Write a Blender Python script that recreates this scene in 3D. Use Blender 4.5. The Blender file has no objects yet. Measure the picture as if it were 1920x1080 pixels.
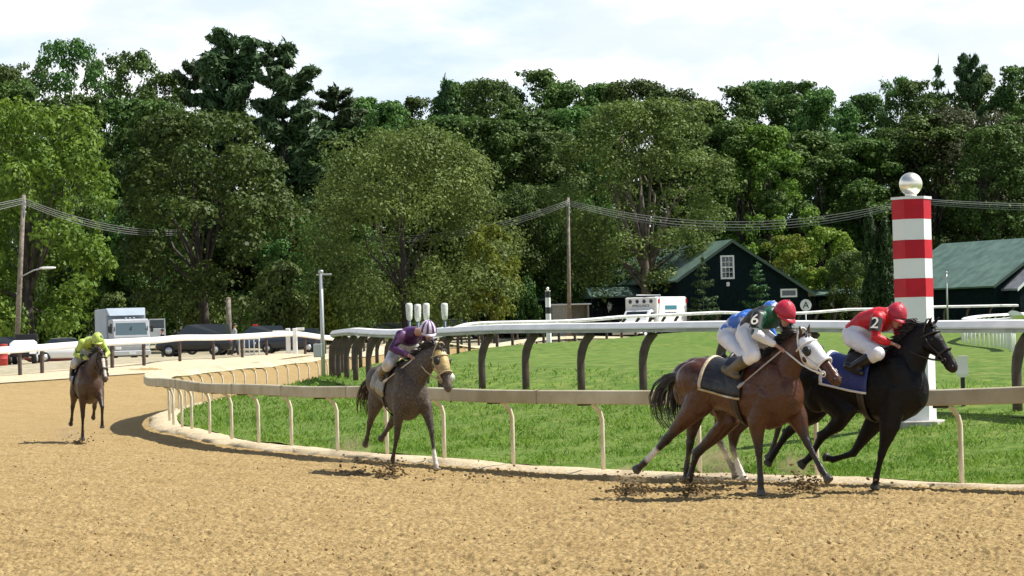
import bpy, bmesh, math, random
import numpy as np
from mathutils import Vector, Matrix
from mathutils.geometry import delaunay_2d_cdt

S = bpy.context.scene
COL = S.collection
R = math.radians
PI = math.pi

# ------------------------------------------------------------------ camera
F = 5400.0              # focal length in photo pixels (1920 wide): a telephoto view
EYE = 1.9               # eye height above the raked dirt
PITCH = math.atan(88 / F)
ROLL = R(1.5)
fw = Vector((0, math.cos(PITCH), math.sin(PITCH)))
ux = Vector((1, 0, 0))
dn = -ux.cross(fw)
cr, sr = math.cos(ROLL), math.sin(ROLL)
cam_r = ux * cr + dn * sr
cam_u = ux * sr - dn * cr
cd = bpy.data.cameras.new('camera')
cam = bpy.data.objects.new('camera', cd)
COL.objects.link(cam)
cam.matrix_world = Matrix(((cam_r.x, cam_u.x, -fw.x, 0), (cam_r.y, cam_u.y, -fw.y, 0),
                           (cam_r.z, cam_u.z, -fw.z, EYE), (0, 0, 0, 1)))
cd.sensor_fit = 'HORIZONTAL'
cd.sensor_width = 36
cd.lens = 36 * F / 1920
cd.clip_end = 6000
cd.clip_start = 0.5
S.camera = cam

# ------------------------------------------------------------------ light
SUN_EL, SUN_AZ = R(56), R(82)      # azimuth measured from the view axis towards the right
sv = Vector((math.sin(SUN_AZ) * math.cos(SUN_EL), math.cos(SUN_AZ) * math.cos(SUN_EL), math.sin(SUN_EL)))
sl = bpy.data.lights.new('sun', 'SUN')
sl.energy = 5.0
sl.angle = R(0.5)
sl.color = (1, 0.95, 0.87)
so = bpy.data.objects.new('sun', sl)
COL.objects.link(so)
so.rotation_euler = (-sv).to_track_quat('-Z', 'Y').to_euler()

W = bpy.data.worlds.new('World')
S.world = W
W.use_nodes = True
wt = W.node_tree
wt.nodes.clear()
wn = wt.nodes.new
out = wn('ShaderNodeOutputWorld')
bg = wn('ShaderNodeBackground')
bg.inputs[1].default_value = 0.082
sky = wn('ShaderNodeTexSky')
sky.sky_type = 'NISHITA'
sky.sun_disc = False
sky.sun_elevation = SUN_EL
sky.sun_rotation = SUN_AZ
sky.air_density = 1.0
sky.dust_density = 1.2
tc = wn('ShaderNodeTexCoord')
mp = wn('ShaderNodeMapping')
mp.inputs['Scale'].default_value = (1.0, 1.0, 2.6)
mp.inputs['Location'].default_value = (0.31, 0.0, 0.13)
n1 = wn('ShaderNodeTexNoise')
n1.inputs['Scale'].default_value = 8.5
n1.inputs['Detail'].default_value = 8
n1.inputs['Roughness'].default_value = 0.52
n1.inputs['Distortion'].default_value = 0.25
r1 = wn('ShaderNodeValToRGB')
r1.color_ramp.elements[0].position = 0.35
r1.color_ramp.elements[1].position = 0.54
n2 = wn('ShaderNodeTexNoise')
n2.inputs['Scale'].default_value = 19
n2.inputs['Detail'].default_value = 9
n2.inputs['Roughness'].default_value = 0.55
r2 = wn('ShaderNodeValToRGB')
r2.color_ramp.elements[0].position = 0.40
r2.color_ramp.elements[0].color = (7.7, 8.2, 8.9, 1)
r2.color_ramp.elements[1].position = 0.62
r2.color_ramp.elements[1].color = (11.0, 11.0, 11.0, 1)
mx = wn('ShaderNodeMixRGB')
L = wt.links.new
L(tc.outputs['Generated'], mp.inputs[0])
L(mp.outputs[0], n1.inputs[0])
L(mp.outputs[0], n2.inputs[0])
L(n1.outputs[0], r1.inputs[0])
L(n2.outputs[0], r2.inputs[0])
L(r1.outputs[0], mx.inputs[0])
hs = wn('ShaderNodeMixRGB'); hs.inputs[0].default_value = 0.85
hs.inputs[2].default_value = (6.6, 7.9, 9.1, 1)
L(sky.outputs[0], hs.inputs[1])
L(hs.outputs[0], mx.inputs[1])
L(r2.outputs[0], mx.inputs[2])
# the cloud bank stands over the horizon; higher up the sky is clear
sx = wn('ShaderNodeSeparateXYZ'); L(tc.outputs['Generated'], sx.inputs[0])
mr = wn('ShaderNodeMapRange'); mr.interpolation_type = 'SMOOTHSTEP'
mr.inputs[1].default_value = 0.22; mr.inputs[2].default_value = 0.55; mr.inputs[3].default_value = 0.0; mr.inputs[4].default_value = 1.0
L(sx.outputs[2], mr.inputs[0])
fin = wn('ShaderNodeMixRGB'); L(mr.outputs[0], fin.inputs[0]); L(mx.outputs[0], fin.inputs[1]); L(sky.outputs[0], fin.inputs[2])
L(fin.outputs[0], bg.inputs[0])
L(bg.outputs[0], out.inputs[0])

vs = S.view_settings
vs.view_transform = 'Standard'
vs.look = 'None'
vs.exposure = 0.58
vs.gamma = 1.0
vs.use_curve_mapping = False
S.cycles.max_bounces = 6
S.cycles.diffuse_bounces = 3
S.cycles.transparent_max_bounces = 8

# ------------------------------------------------------------------ helpers
def P(px, py, s):
    """world point seen at photo pixel (px, py) at the depth where one metre is s pixels"""
    D = F / s
    u, v = px - 960, py - 540
    uu, vv = u * cr - v * sr, u * sr + v * cr
    return Vector((0, 0, EYE)) + D * (fw + ux * (uu / F) + dn * (vv / F))

def PX(px, D, z):
    """x of a point at ground depth D and height z that is seen in photo column px"""
    vv = (EYE - z) * F / D
    v = vv + 88
    uu = ((px - 960) - v * sr) / cr
    return uu * D / F

def tag(o, label=None, cat=None, group=None, kind=None):
    if label: o['label'] = label
    if cat: o['category'] = cat
    if group: o['group'] = group
    if kind: o['kind'] = kind
    return o

def empty(name, loc=(0, 0, 0), rz=0.0):
    o = bpy.data.objects.new(name, None)
    o.empty_display_size = 0.2
    COL.objects.link(o)
    o.location = loc
    o.rotation_euler = (0, 0, rz)
    return o

def link(name, me, parent=None, mat=None):
    if mat is not None and not me.materials:
        me.materials.append(mat)
    o = bpy.data.objects.new(name, me)
    COL.objects.link(o)
    if parent is not None: o.parent = parent
    return o

def copy_tree(o, parent=None):
    c = o.copy()
    COL.objects.link(c)
    if parent is not None: c.parent = parent
    for ch in list(o.children):
        copy_tree(ch, c)
    return c

def np_mesh(name, verts, faces, mats=None, smooth=False, midx=None):
    """mesh from arrays; faces is an (n,k) int array"""
    verts = np.asarray(verts, dtype=np.float32)
    faces = np.asarray(faces, dtype=np.int32)
    me = bpy.data.meshes.new(name)
    n, k = faces.shape
    me.vertices.add(len(verts)); me.vertices.foreach_set('co', verts.ravel())
    me.loops.add(n * k); me.loops.foreach_set('vertex_index', faces.ravel())
    me.polygons.add(n)
    me.polygons.foreach_set('loop_start', np.arange(0, n * k, k, dtype=np.int32))
    if smooth: me.polygons.foreach_set('use_smooth', np.ones(n, dtype=bool))
    for m in (mats or []): me.materials.append(m)
    if midx is not None: me.polygons.foreach_set('material_index', np.asarray(midx, dtype=np.int32))
    me.update(calc_edges=True)
    me.validate()
    return me

class MB:
    """collects boxes, tubes, lofts and prisms into ONE mesh"""
    def __init__(s): s.v = []; s.f = []; s.m = []; s.sm = []
    def add(s, vs_, fs, mi=0, smooth=False, M=None):
        b = len(s.v)
        for p in vs_:
            p = Vector(p)
            s.v.append(M @ p if M is not None else p)
        for f in fs:
            s.f.append([b + i for i in f]); s.m.append(mi); s.sm.append(smooth)
        return s
    def box(s, c, d, mi=0, M=None, bev=0.0):
        x, y, z = c; a, b, h = d[0] / 2, d[1] / 2, d[2] / 2
        if bev <= 0:
            vs_ = [(x + i * a, y + j * b, z + k * h) for k in (-1, 1) for j in (-1, 1) for i in (-1, 1)]
            fs = [(0, 2, 3, 1), (4, 5, 7, 6), (0, 1, 5, 4), (2, 6, 7, 3), (0, 4, 6, 2), (1, 3, 7, 5)]
            return s.add(vs_, fs, mi, False, M)
        rings = []
        for zz, ins in ((-h, bev), (-h + bev, 0), (h - bev, 0), (h, bev)):
            ring = []
            for sx, sy in ((1, 1), (-1, 1), (-1, -1), (1, -1)):
                px, py = a - ins, b - ins
                q = bev
                pts = [(px, py - q), (px - q, py)]
                if sx * sy < 0: pts.reverse()
                for (u, w) in pts: ring.append((x + sx * u, y + sy * w, z + zz))
            rings.append(ring)
        return s.loft(rings, True, True, mi, False, M)
    def loft(s, rings, cap0=True, cap1=True, mi=0, smooth=True, M=None, closed=True):
        n = len(rings[0]); vs_ = [p for r in rings for p in r]; fs = []
        for i in range(len(rings) - 1):
            for j in range(n if closed else n - 1):
                k = (j + 1) % n
                fs.append((i * n + j, i * n + k, (i + 1) * n + k, (i + 1) * n + j))
        if cap0: fs.append(tuple(range(n - 1, -1, -1)))
        if cap1: fs.append(tuple((len(rings) - 1) * n + j for j in range(n)))
        return s.add(vs_, fs, mi, smooth, M)
    def tube(s, pts, rad, n=8, mi=0, smooth=True, M=None, cap=True, sx=1.0):
        pts = [Vector(p) for p in pts]
        if not hasattr(rad, '__len__'): rad = [rad] * len(pts)
        rings = []
        ref = None
        for i, p in enumerate(pts):
            d = (pts[min(i + 1, len(pts) - 1)] - pts[max(i - 1, 0)]).normalized()
            if ref is None:
                ref = Vector((0, 0, 1)) if abs(d.z) < 0.9 else Vector((1, 0, 0))
            a = (ref - d * ref.dot(d))
            if a.length < 1e-6: a = d.orthogonal()
            a.normalize(); b = d.cross(a); ref = a
            rings.append([p + (a * math.cos(2 * PI * j / n) + b * math.sin(2 * PI * j / n) * sx) * rad[i] for j in range(n)])
        return s.loft(rings, cap, cap, mi, smooth, M)
    def lathe(s, prof, n=24, mi=0, smooth=True, M=None, c=(0, 0, 0)):
        rings = [[(c[0] + r * math.cos(2 * PI * j / n), c[1] + r * math.sin(2 * PI * j / n), c[2] + z) for j in range(n)] for r, z in prof]
        return s.loft(rings, True, True, mi, smooth, M)
    def prism(s, poly, y0, y1, mi=0, M=None):
        """poly of (x,z) points extruded along y"""
        n = len(poly)
        vs_ = [(x, y0, z) for x, z in poly] + [(x, y1, z) for x, z in poly]
        fs = [tuple(range(n)), tuple(range(2 * n - 1, n - 1, -1))]
        for j in range(n):
            k = (j + 1) % n
            fs.append((j, j + n, k + n, k))
        return s.add(vs_, fs, mi, False, M)
    def mesh(s, name, mats):
        me = bpy.data.meshes.new(name)
        me.from_pydata([tuple(p) for p in s.v], [], s.f)
        for m in (mats if isinstance(mats, (list, tuple)) else [mats]): me.materials.append(m)
        me.polygons.foreach_set('material_index', s.m)
        me.polygons.foreach_set('use_smooth', s.sm)
        bm = bmesh.new(); bm.from_mesh(me)
        bmesh.ops.recalc_face_normals(bm, faces=bm.faces)
        bm.to_mesh(me); bm.free()
        me.update()
        return me
    def build(s, name, mats, parent=None):
        return link(name, s.mesh(name, mats), parent)

def ball(mb, c, r, n=10, m=8, sc=(1, 1, 1), mi=0, M=None):
    rings = []
    for i in range(m + 1):
        a = PI * (i + 0.02) / (m + 0.04) - PI / 2
        rings.append([(c[0] + sc[0] * r * math.cos(a) * math.cos(2 * PI * j / n), c[1] + sc[1] * r * math.cos(a) * math.sin(2 * PI * j / n), c[2] + sc[2] * r * math.sin(a)) for j in range(n)])
    return mb.loft(rings, True, True, mi, True, M)

# ------------------------------------------------------------------ materials
def new_mat(name):
    m = bpy.data.materials.new(name); m.use_nodes = True
    nt = m.node_tree
    b = nt.nodes['Principled BSDF']
    return m, nt, b

def mat(name, col, rough=0.6, metal=0.0, var=0.0, scale=6.0, bump=0.0, bscale=40.0, spec=0.5, col2=None, lo=0.35, hi=0.65):
    m, nt, b = new_mat(name)
    b.inputs['Roughness'].default_value = rough
    b.inputs['Metallic'].default_value = metal
    b.inputs['Specular IOR Level'].default_value = spec
    b.inputs['Base Color'].default_value = (*col, 1)
    if var or col2:
        t = nt.nodes.new('ShaderNodeTexCoord'); n = nt.nodes.new('ShaderNodeTexNoise')
        n.inputs['Scale'].default_value = scale; n.inputs['Detail'].default_value = 6
        r = nt.nodes.new('ShaderNodeValToRGB')
        r.color_ramp.elements[0].position = lo; r.color_ramp.elements[1].position = hi
        c2 = col2 if col2 else tuple(min(1, c * (1 + var)) for c in col)
        c1 = col if col2 else tuple(c * (1 - var) for c in col)
        r.color_ramp.elements[0].color = (*c1, 1); r.color_ramp.elements[1].color = (*c2, 1)
        nt.links.new(t.outputs['Object'], n.inputs[0]); nt.links.new(n.outputs[0], r.inputs[0])
        nt.links.new(r.outputs[0], b.inputs['Base Color'])
    if bump:
        t = nt.nodes.new('ShaderNodeTexCoord'); n = nt.nodes.new('ShaderNodeTexNoise')
        n.inputs['Scale'].default_value = bscale; n.inputs['Detail'].default_value = 5
        bp = nt.nodes.new('ShaderNodeBump'); bp.inputs['Strength'].default_value = bump; bp.inputs['Distance'].default_value = 0.02
        nt.links.new(t.outputs['Object'], n.inputs[0]); nt.links.new(n.outputs[0], bp.inputs['Height'])
        nt.links.new(bp.outputs[0], b.inputs['Normal'])
    return m

def ground_mat(name, cols, scales, bump=0.3, bdist=0.03, bscale=18, stretch=(1, 1, 1), rough=0.95):
    """earth/grass: three colours mixed by two noises in object space"""
    m, nt, b = new_mat(name)
    b.inputs['Roughness'].default_value = rough
    b.inputs['Specular IOR Level'].default_value = 0.15
    t = nt.nodes.new('ShaderNodeTexCoord'); mp_ = nt.nodes.new('ShaderNodeMapping')
    mp_.inputs['Scale'].default_value = stretch
    nt.links.new(t.outputs['Object'], mp_.inputs[0])
    prev = None
    for i, (c, sc_) in enumerate(zip(cols[1:], scales)):
        n = nt.nodes.new('ShaderNodeTexNoise'); n.inputs['Scale'].default_value = sc_; n.inputs['Detail'].default_value = 6
        n.inputs['Roughness'].default_value = 0.6
        nt.links.new(mp_.outputs[0], n.inputs[0])
        r = nt.nodes.new('ShaderNodeValToRGB'); r.color_ramp.elements[0].position = 0.38; r.color_ramp.elements[1].position = 0.62
        nt.links.new(n.outputs[0], r.inputs[0])
        x = nt.nodes.new('ShaderNodeMixRGB'); nt.links.new(r.outputs[0], x.inputs[0])
        if prev is None: x.inputs[1].default_value = (*cols[0], 1)
        else: nt.links.new(prev.outputs[0], x.inputs[1])
        x.inputs[2].default_value = (*c, 1); prev = x
    nt.links.new(prev.outputs[0], b.inputs['Base Color'])
    if bump:
        n = nt.nodes.new('ShaderNodeTexNoise'); n.inputs['Scale'].default_value = bscale; n.inputs['Detail'].default_value = 8
        n.inputs['Roughness'].default_value = 0.65
        nt.links.new(mp_.outputs[0], n.inputs[0])
        bp = nt.nodes.new('ShaderNodeBump'); bp.inputs['Strength'].default_value = bump; bp.inputs['Distance'].default_value = bdist
        nt.links.new(n.outputs[0], bp.inputs['Height']); nt.links.new(bp.outputs[0], b.inputs['Normal'])
    return m

M_DIRT = ground_mat('dirt', [(0.395, 0.288, 0.128), (0.345, 0.245, 0.105), (0.46, 0.345, 0.165), (0.225, 0.150, 0.060)], [0.3, 2.1, 22.0], 0.9, 0.02, 60)
M_SAND = ground_mat('pale_sand', [(0.50, 0.42, 0.28), (0.36, 0.27, 0.145), (0.42, 0.34, 0.22), (0.58, 0.50, 0.36)], [0.9, 3.2, 14.0], 0.7, 0.03, 25)
M_GRASS = ground_mat('rough_grass', [(0.095, 0.175, 0.022), (0.15, 0.235, 0.038), (0.17, 0.20, 0.055), (0.065, 0.125, 0.016)], [0.7, 1.9, 6.0], 0.6, 0.05, 14)
M_TURF = ground_mat('mown_turf', [(0.085, 0.165, 0.020), (0.15, 0.225, 0.038), (0.16, 0.20, 0.045), (0.060, 0.118, 0.015)], [0.32, 0.9, 3.0], 0.6, 0.04, 12, (1, .5, 1))
M_LOT = ground_mat('lot_gravel', [(0.38, 0.32, 0.23), (0.46, 0.40, 0.30), (0.26, 0.25, 0.15)], [0.3, 2.0], 0.3, 0.02, 10)
M_FLOOR = ground_mat('forest_floor', [(0.045, 0.06, 0.02), (0.07, 0.075, 0.03), (0.03, 0.035, 0.015)], [0.2, 1.5], 0.3, 0.03, 8)

# ------------------------------------------------------------------ the lie of the land
RAIL_IN = [(13.5, 22.1), (10.8, 26.3), (8.1, 30.5), (5.36, 34.7), (2.7, 38.8), (1.25, 40.95), (0.06, 42.9), (-1.05, 45.2), (-2.1, 47.6), (-3.06, 49.9), (-4.0, 52.3), (-4.8, 54.6), (-5.6, 57.3),
           (-6.35, 60.2), (-7.05, 63.2), (-7.7, 66.3), (-8.25, 69.3), (-8.8, 73.2), (-9.35, 78.5), (-9.75, 84), (-9.95, 91), (-9.85, 99), (-9.35, 110), (-8.6, 121), (-7.0, 142), (-4.8, 160), (-1.8, 178),
           (3.0, 194), (9.2, 208), (17, 220), (28, 233), (42, 248)]
TURF_OUT = [(11.5, 34.2), (9.6, 38.8), (7.7, 43.5), (5.9, 47.6), (4.2, 51.4), (2.5, 55), (0.9, 58.6), (-0.65, 62.3), (-2.0, 66.4), (-3.3, 71.5), (-4.4, 77.5), (-5.25, 84), (-5.75, 91), (-5.9, 100), (-5.6, 110), (-4.6, 122),
            (-2.4, 141), (1.6, 156), (6.1, 169), (13.4, 189), (24, 208), (39, 224)]
TURF_IN = [(13.1, 76), (14.6, 84), (15.9, 92), (17.1, 100), (18.3, 110), (19.2, 120), (20.1, 129), (21.6, 137), (23.4, 145), (26, 154), (31, 165), (38, 174)]
RAIL_OUT = [(-24.5, 112), (-21.4, 125), (-19, 130.5), (-17, 135), (-16.4, 142), (-14.8, 155), (-12.9, 169), (-11.0, 184), (-8.4, 200), (-4, 216), (2, 228)]

def smooth_curve(pts, step=0.25):
    pts = [Vector((p[0], p[1], 0)) for p in pts]
    dense = []
    for i in range(len(pts) - 1):
        p0 = pts[max(i - 1, 0)]; p1 = pts[i]; p2 = pts[i + 1]; p3 = pts[min(i + 2, len(pts) - 1)]
        n = max(4, int((p2 - p1).length / 0.3))
        for k in range(n):
            t = k / n
            dense.append(0.5 * ((2 * p1) + (p2 - p0) * t + (2 * p0 - 5 * p1 + 4 * p2 - p3) * t * t + (3 * p1 - p0 - 3 * p2 + p3) * t ** 3))
    dense.append(pts[-1])
    a = np.array([(p.x, p.y) for p in dense])
    for _ in range(12):
        a[1:-1] = (a[:-2] + 2 * a[1:-1] + a[2:]) / 4
    seg = np.hypot(*(a[1:] - a[:-1]).T); L_ = np.concatenate([[0], np.cumsum(seg)])
    t = np.linspace(0, L_[-1], int(L_[-1] / step) + 1)
    return np.stack([np.interp(t, L_, a[:, 0]), np.interp(t, L_, a[:, 1])], 1)

C_IN, C_TO, C_TI, C_RO = (smooth_curve(c) for c in (RAIL_IN, TURF_OUT, TURF_IN, RAIL_OUT))

def normals(c):
    t = np.gradient(c, axis=0); t /= np.linalg.norm(t, axis=1)[:, None]
    return np.stack([-t[:, 1], t[:, 0]], 1), t      # left of the direction of travel

def offset(c, d):
    n, _ = normals(c)
    return c + n * d
# all four curves run away from the camera on their near leg; their left is the track / outer side

_ctl = [(-14, 12, 0), (0, 12, 0), (14, 12, 0.05), (0, 22, 0), (8, 24, 0.02), (-8, 24, 0), (-12, 36, 0), (2.8, 32.5, 0), (4.2, 32.6, 0.02), (-1.8, 41.5, -0.05), (-9, 57, 0), (-5, 48, -0.02), (-14, 60, 0.02),
        (10.8, 26.3, -0.08), (5.36, 34.7, -0.1), (2.7, 38.8, -0.1), (0.06, 42.9, -0.1), (-3.06, 49.9, -0.1), (-5.6, 57.3, -0.1), (-8.2, 68.8, -0.1), (-9.9, 87, -0.1), (-9.9, 98, -0.1),
        (-9.3, 110, -0.12), (-8.7, 120, -0.06), (-7, 142, 0), (-1.9, 178, 0.08), (9.2, 208, 0.34), (17, 220, 0.44), (28, 233, 0.62), (42, 248, 0.8), (22, 214, 1.0),
        (9.6, 38.8, 0.42), (7.7, 43.5, 0.5), (4.2, 51.4, 0.62), (2.5, 55, 0.65), (-0.63, 62, 0.7), (-4.4, 77.5, 0.78), (-5.7, 90, 0.76), (-5.6, 110, 0.85), (-2.4, 141, 1.14), (6.1, 169, 1.46), (13.4, 189, 1.68), (24, 208, 1.78), (31, 217, 1.8), (39, 224, 1.83), (34, 190, 1.55),
        (4, 90, 0.95), (14.6, 84, 1.0), (19.6, 128, 0.98), (26, 154, 1.22), (40, 150, 1.2), (30, 90, 1.0), (25, 50, 0.6), (6, 130, 1.05),
        (-24, 113, 0.6), (-21.4, 125, 0.67), (-17, 135, 0.92), (-16.4, 142, 1.02), (-12.9, 169, 1.13), (-8.4, 200, 1.2), (-20, 104, 0.25), (-30, 90, 0.3), (-14, 118, 0.3), (-11, 150, 0.5),
        (-24, 180, 0.75), (-15, 186, 0.85), (-40, 180, 0.8), (-35, 130, 0.7), (-10, 230, 1.3), (8, 236, 1.35), (27, 246, 1.3), (50, 262, 1.8), (-40, 240, 1.2),
        (-60, 320, 1.6), (0, 320, 2.0), (60, 320, 2.3), (90, 240, 2.0), (-90, 240, 1.2), (-60, 100, 0.8), (60, 100, 1.0), (60, 30, 0.6), (-60, 30, 0.2), (-40, 12, 0), (40, 12, 0.3)]
_C = np.array(_ctl, float)
_AY = 0.45
def _U(r2):
    return np.where(r2 > 1e-9, r2 * np.log(np.maximum(r2, 1e-9)), 0.0)
_q = np.stack([_C[:, 0], _C[:, 1] * _AY], 1) / 20.0
_K = _U(((_q[:, None] - _q[None]) ** 2).sum(-1)) + np.eye(len(_q)) * 0.004
_Pm = np.concatenate([np.ones((len(_q), 1)), _q], 1)
_A = np.block([[_K, _Pm], [_Pm.T, np.zeros((3, 3))]])
_w = np.linalg.solve(_A, np.concatenate([_C[:, 2], np.zeros(3)]))
def H(x, y):
    x = np.atleast_1d(np.asarray(x, float)); y = np.atleast_1d(np.asarray(y, float))
    sh = x.shape; x = x.ravel(); y = y.ravel()
    xc = np.clip(x, -88, 88); yc = np.clip(y, 8, 318)
    o = np.empty(len(x))
    for i in range(0, len(x), 20000):
        q = np.stack([xc[i:i + 20000], yc[i:i + 20000] * _AY], 1) / 20.0
        o[i:i + 20000] = _U(((q[:, None] - _q[None]) ** 2).sum(-1)) @ _w[:-3] + np.concatenate([np.ones((len(q), 1)), q], 1) @ _w[-3:]
    return np.clip(o, -0.4, 2.6).reshape(sh)
def h1(x, y): return float(H([x], [y])[0])

def inside(poly, x, y):
    x = np.asarray(x); y = np.asarray(y); c = np.zeros(x.shape, bool)
    n = len(poly); j = n - 1
    for i in range(n):
        xi, yi = poly[i]; xj, yj = poly[j]
        if yi != yj:
            c ^= ((yi > y) != (yj > y)) & (x < (xj - xi) * (y - yi) / (yj - yi) + xi)
        j = i
    return c

def close_right(c):
    return np.concatenate([c, [(90, c[-1][1]), (90, c[0][1])]])
def thin(c, k): return np.concatenate([c[::k], c[-1:]])

def vnoise(x, y, seed=0):
    """smooth lattice noise in [-1,1]"""
    rs = np.random.RandomState(seed); T = rs.rand(256, 256) * 2 - 1
    xi = np.floor(x).astype(int); yi = np.floor(y).astype(int); fx = x - xi; fy = y - yi
    fx = fx * fx * (3 - 2 * fx); fy = fy * fy * (3 - 2 * fy)
    g = lambda a, b: T[a % 256, b % 256]
    return (g(xi, yi) * (1 - fx) + g(xi + 1, yi) * fx) * (1 - fy) + (g(xi, yi + 1) * (1 - fx) + g(xi + 1, yi + 1) * fx) * fy

# --- dirt: a fan-shaped grid whose cells grow with the distance, with real clods and hollows
EDGE_IN = offset(C_IN, 0.3)                      # where the raked dirt meets the pale sand kerb
POLY_IN = close_right(thin(EDGE_IN, 4))
POLY_BANK_IN = np.array(smooth_curve([(-60, 76), (-34, 96), (-24, 106), (-18.6, 119), (-15.6, 129), (-14.6, 138), (-13.2, 152), (-11.4, 167), (-9.4, 184), (-6.6, 200), (-2, 215), (6, 230), (20, 246), (40, 262), (90, 275)], 2.0))
def build_dirt():
    rows = [13.0]
    while rows[-1] < 252:
        y = rows[-1]
        rows.append(y + (0.06 if y < 20 else 0.0009 * y + 0.000018 * y * y if y < 75 else 0.010 * y))
    rows = np.array(rows)
    cols = np.concatenate([np.linspace(-0.30, -0.20, 60), np.linspace(-0.199, 0.199, 640), np.linspace(0.20, 0.30, 60)])
    Yg, Tg = np.meshgrid(rows, cols, indexing='ij')
    Xg = Yg * Tg
    Z = H(Xg, Yg)
    X, Y = Xg, Yg
    amp = np.clip((110 - Y) / 75, 0.2, 1)
    d = 0.005 * vnoise(X * 8, Y * 5, 1) + 0.013 * vnoise(X * 26, Y * 15, 2) + 0.016 * vnoise(X * 43 + 5, Y * 26, 3)
    d += 0.012 * vnoise(X * 1.3 + 7, Y * 1.0, 4) + 0.05 * np.clip(vnoise(X * 13 + 31, Y * 8 + 5, 5) - 0.5, 0, 1) - 0.05 * np.clip(vnoise(X * 7 + 3, Y * 4.5 + 9, 8) - 0.55, 0, 1)
    # rake and hoof lines running along the track
    run = (X * 0.84 + Y * 0.54)
    d += 0.018 * vnoise(run * 3.2, (X * 0.54 - Y * 0.84) * 0.12, 6) + 0.014 * vnoise(run * 7.5, (X * 0.54 - Y * 0.84) * 0.3, 7)
    Z = Z + d * amp
    n, m = Z.shape
    idx = np.arange(n * m).reshape(n, m)
    f = np.stack([idx[:-1, :-1], idx[:-1, 1:], idx[1:, 1:], idx[1:, :-1]], -1).reshape(-1, 4)
    inn = inside(close_right(thin(offset(C_IN, 0.0), 4)), X, Y)
    bank_far = inside(np.concatenate([POLY_BANK_IN + np.array([[-1.2, 3]]), [(90, 400), (-200, 400), (-200, 76)]]), X, Y)
    bad = (inn | bank_far).ravel()
    f = f[~bad[f].all(1)]
    me = np_mesh('dirt_track', np.stack([X, Y, Z], -1).reshape(-1, 3), f, [M_DIRT], True)
    return tag(link('dirt_track', me), kind='structure')
build_dirt()

def region_mesh(name, poly, mat_, holes=(), step=1.0, lift=0.0, zfun=None, kind='structure', near=None):
    """fills a plan polygon with a draped triangulation"""
    poly = np.asarray(poly, float)
    x0, y0 = poly.min(0); x1, y1 = poly.max(0)
    pts = [tuple(p) for p in poly]
    edges = [(i, (i + 1) % len(poly)) for i in range(len(poly))]
    y = y0
    k = 0
    while y < y1:
        st = step * max(0.5, y / 70.0) if near is None else near(y)
        xs = np.arange(x0, x1, st) + (0.5 * st if k % 2 else 0)
        xs = xs[inside(poly, xs, np.full(len(xs), y))]
        pts += [(float(x), float(y)) for x in xs]
        y += st * 0.87; k += 1
    r = delaunay_2d_cdt([Vector(p) for p in pts], edges, [], 0, 1e-4)
    V = np.array([(p.x, p.y) for p in r[0]])
    Ff = [tuple(f) for f in r[2]]
    cen = np.array([V[list(f)].mean(0) for f in Ff])
    keep = inside(poly, cen[:, 0], cen[:, 1])
    for hp in holes: keep &= ~inside(hp, cen[:, 0], cen[:, 1])
    Z = (zfun or H)(V[:, 0], V[:, 1]) + lift
    me = bpy.data.meshes.new(name)
    me.from_pydata([(x, y, z) for (x, y), z in zip(V, Z)], [], [f for f, k_ in zip(Ff, keep) if k_])
    me.materials.append(mat_)
    me.polygons.foreach_set('use_smooth', [True] * len(me.polygons))
    bm = bmesh.new(); bm.from_mesh(me)
    bmesh.ops.delete(bm, geom=[v for v in bm.verts if not v.link_faces], context='VERTS')
    bmesh.ops.recalc_face_normals(bm, faces=bm.faces)
    if sum(f.normal.z for f in bm.faces) < 0: bmesh.ops.reverse_faces(bm, faces=bm.faces)
    bm.to_mesh(me); bm.free()
    return tag(link(name, me), kind=kind)

# --- pale sand kerb under the dirt rail: a swept strip with a rounded shoulder
def strip(name, c, prof, mat_, closed=False, jit=0.0, kind='structure', parent=None, z0=None):
    """sweep a profile of (offset to the left, height) along a plan curve"""
    n, _ = normals(c)
    rs = np.random.RandomState(7)
    V = []
    for k, (o, z) in enumerate(prof):
        jj = rs.rand(len(c)) * 2 - 1
        jj = np.convolve(jj, np.ones(5) / 5, 'same') * jit
        p = c + n * (o + jj)[:, None] if jit else c + n * o
        hz = H(c[:, 0], c[:, 1]) if z0 is None else z0
        zz = hz + z + (jj * 0.3 if jit else 0)
        V.append(np.stack([p[:, 0], p[:, 1], zz], 1))
    V = np.stack(V, 1)
    m = len(prof); N = len(c)
    idx = np.arange(N * m).reshape(N, m)
    a = idx[:-1]; b = idx[1:]
    ks = range(m) if closed else range(m - 1)
    f = np.concatenate([np.stack([a[:, k], b[:, k], b[:, (k + 1) % m], a[:, (k + 1) % m]], 1) for k in ks])
    me = np_mesh(name, V.reshape(-1, 3), f, [mat_], True)
    return me
kerb = strip('sand_kerb', C_IN, [(0.52, -0.12), (0.46, -0.02), (0.40, 0.02), (0.28, 0.05), (0.1, 0.06), (-0.1, 0.05), (-0.3, 0.03), (-0.55, -0.06)], M_SAND, jit=0.13)
tag(link('sand_kerb', kerb), kind='structure')

# --- grass bank between the two rails, and the turf inside
IN_G = offset(C_IN, -0.22)
def grass_z(x, y): return H(x, y) + 0.03 * vnoise(x * 1.1, y * 0.9, 11) + 0.015 * vnoise(x * 4, y * 3, 12)
bank_poly = np.concatenate([thin(IN_G, 4), [(90, IN_G[-1][1]), (90, IN_G[0][1])]])
TO_LINE = offset(C_TO, 0.5)
turf_poly = close_right(thin(TO_LINE, 4))
region_mesh('grass_bank', bank_poly, M_GRASS, [turf_poly + np.array([[0.3, 0]])], 1.0, 0.03, grass_z)
region_mesh('turf_course', turf_poly, M_TURF, [], 1.6, 0.05)
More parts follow.
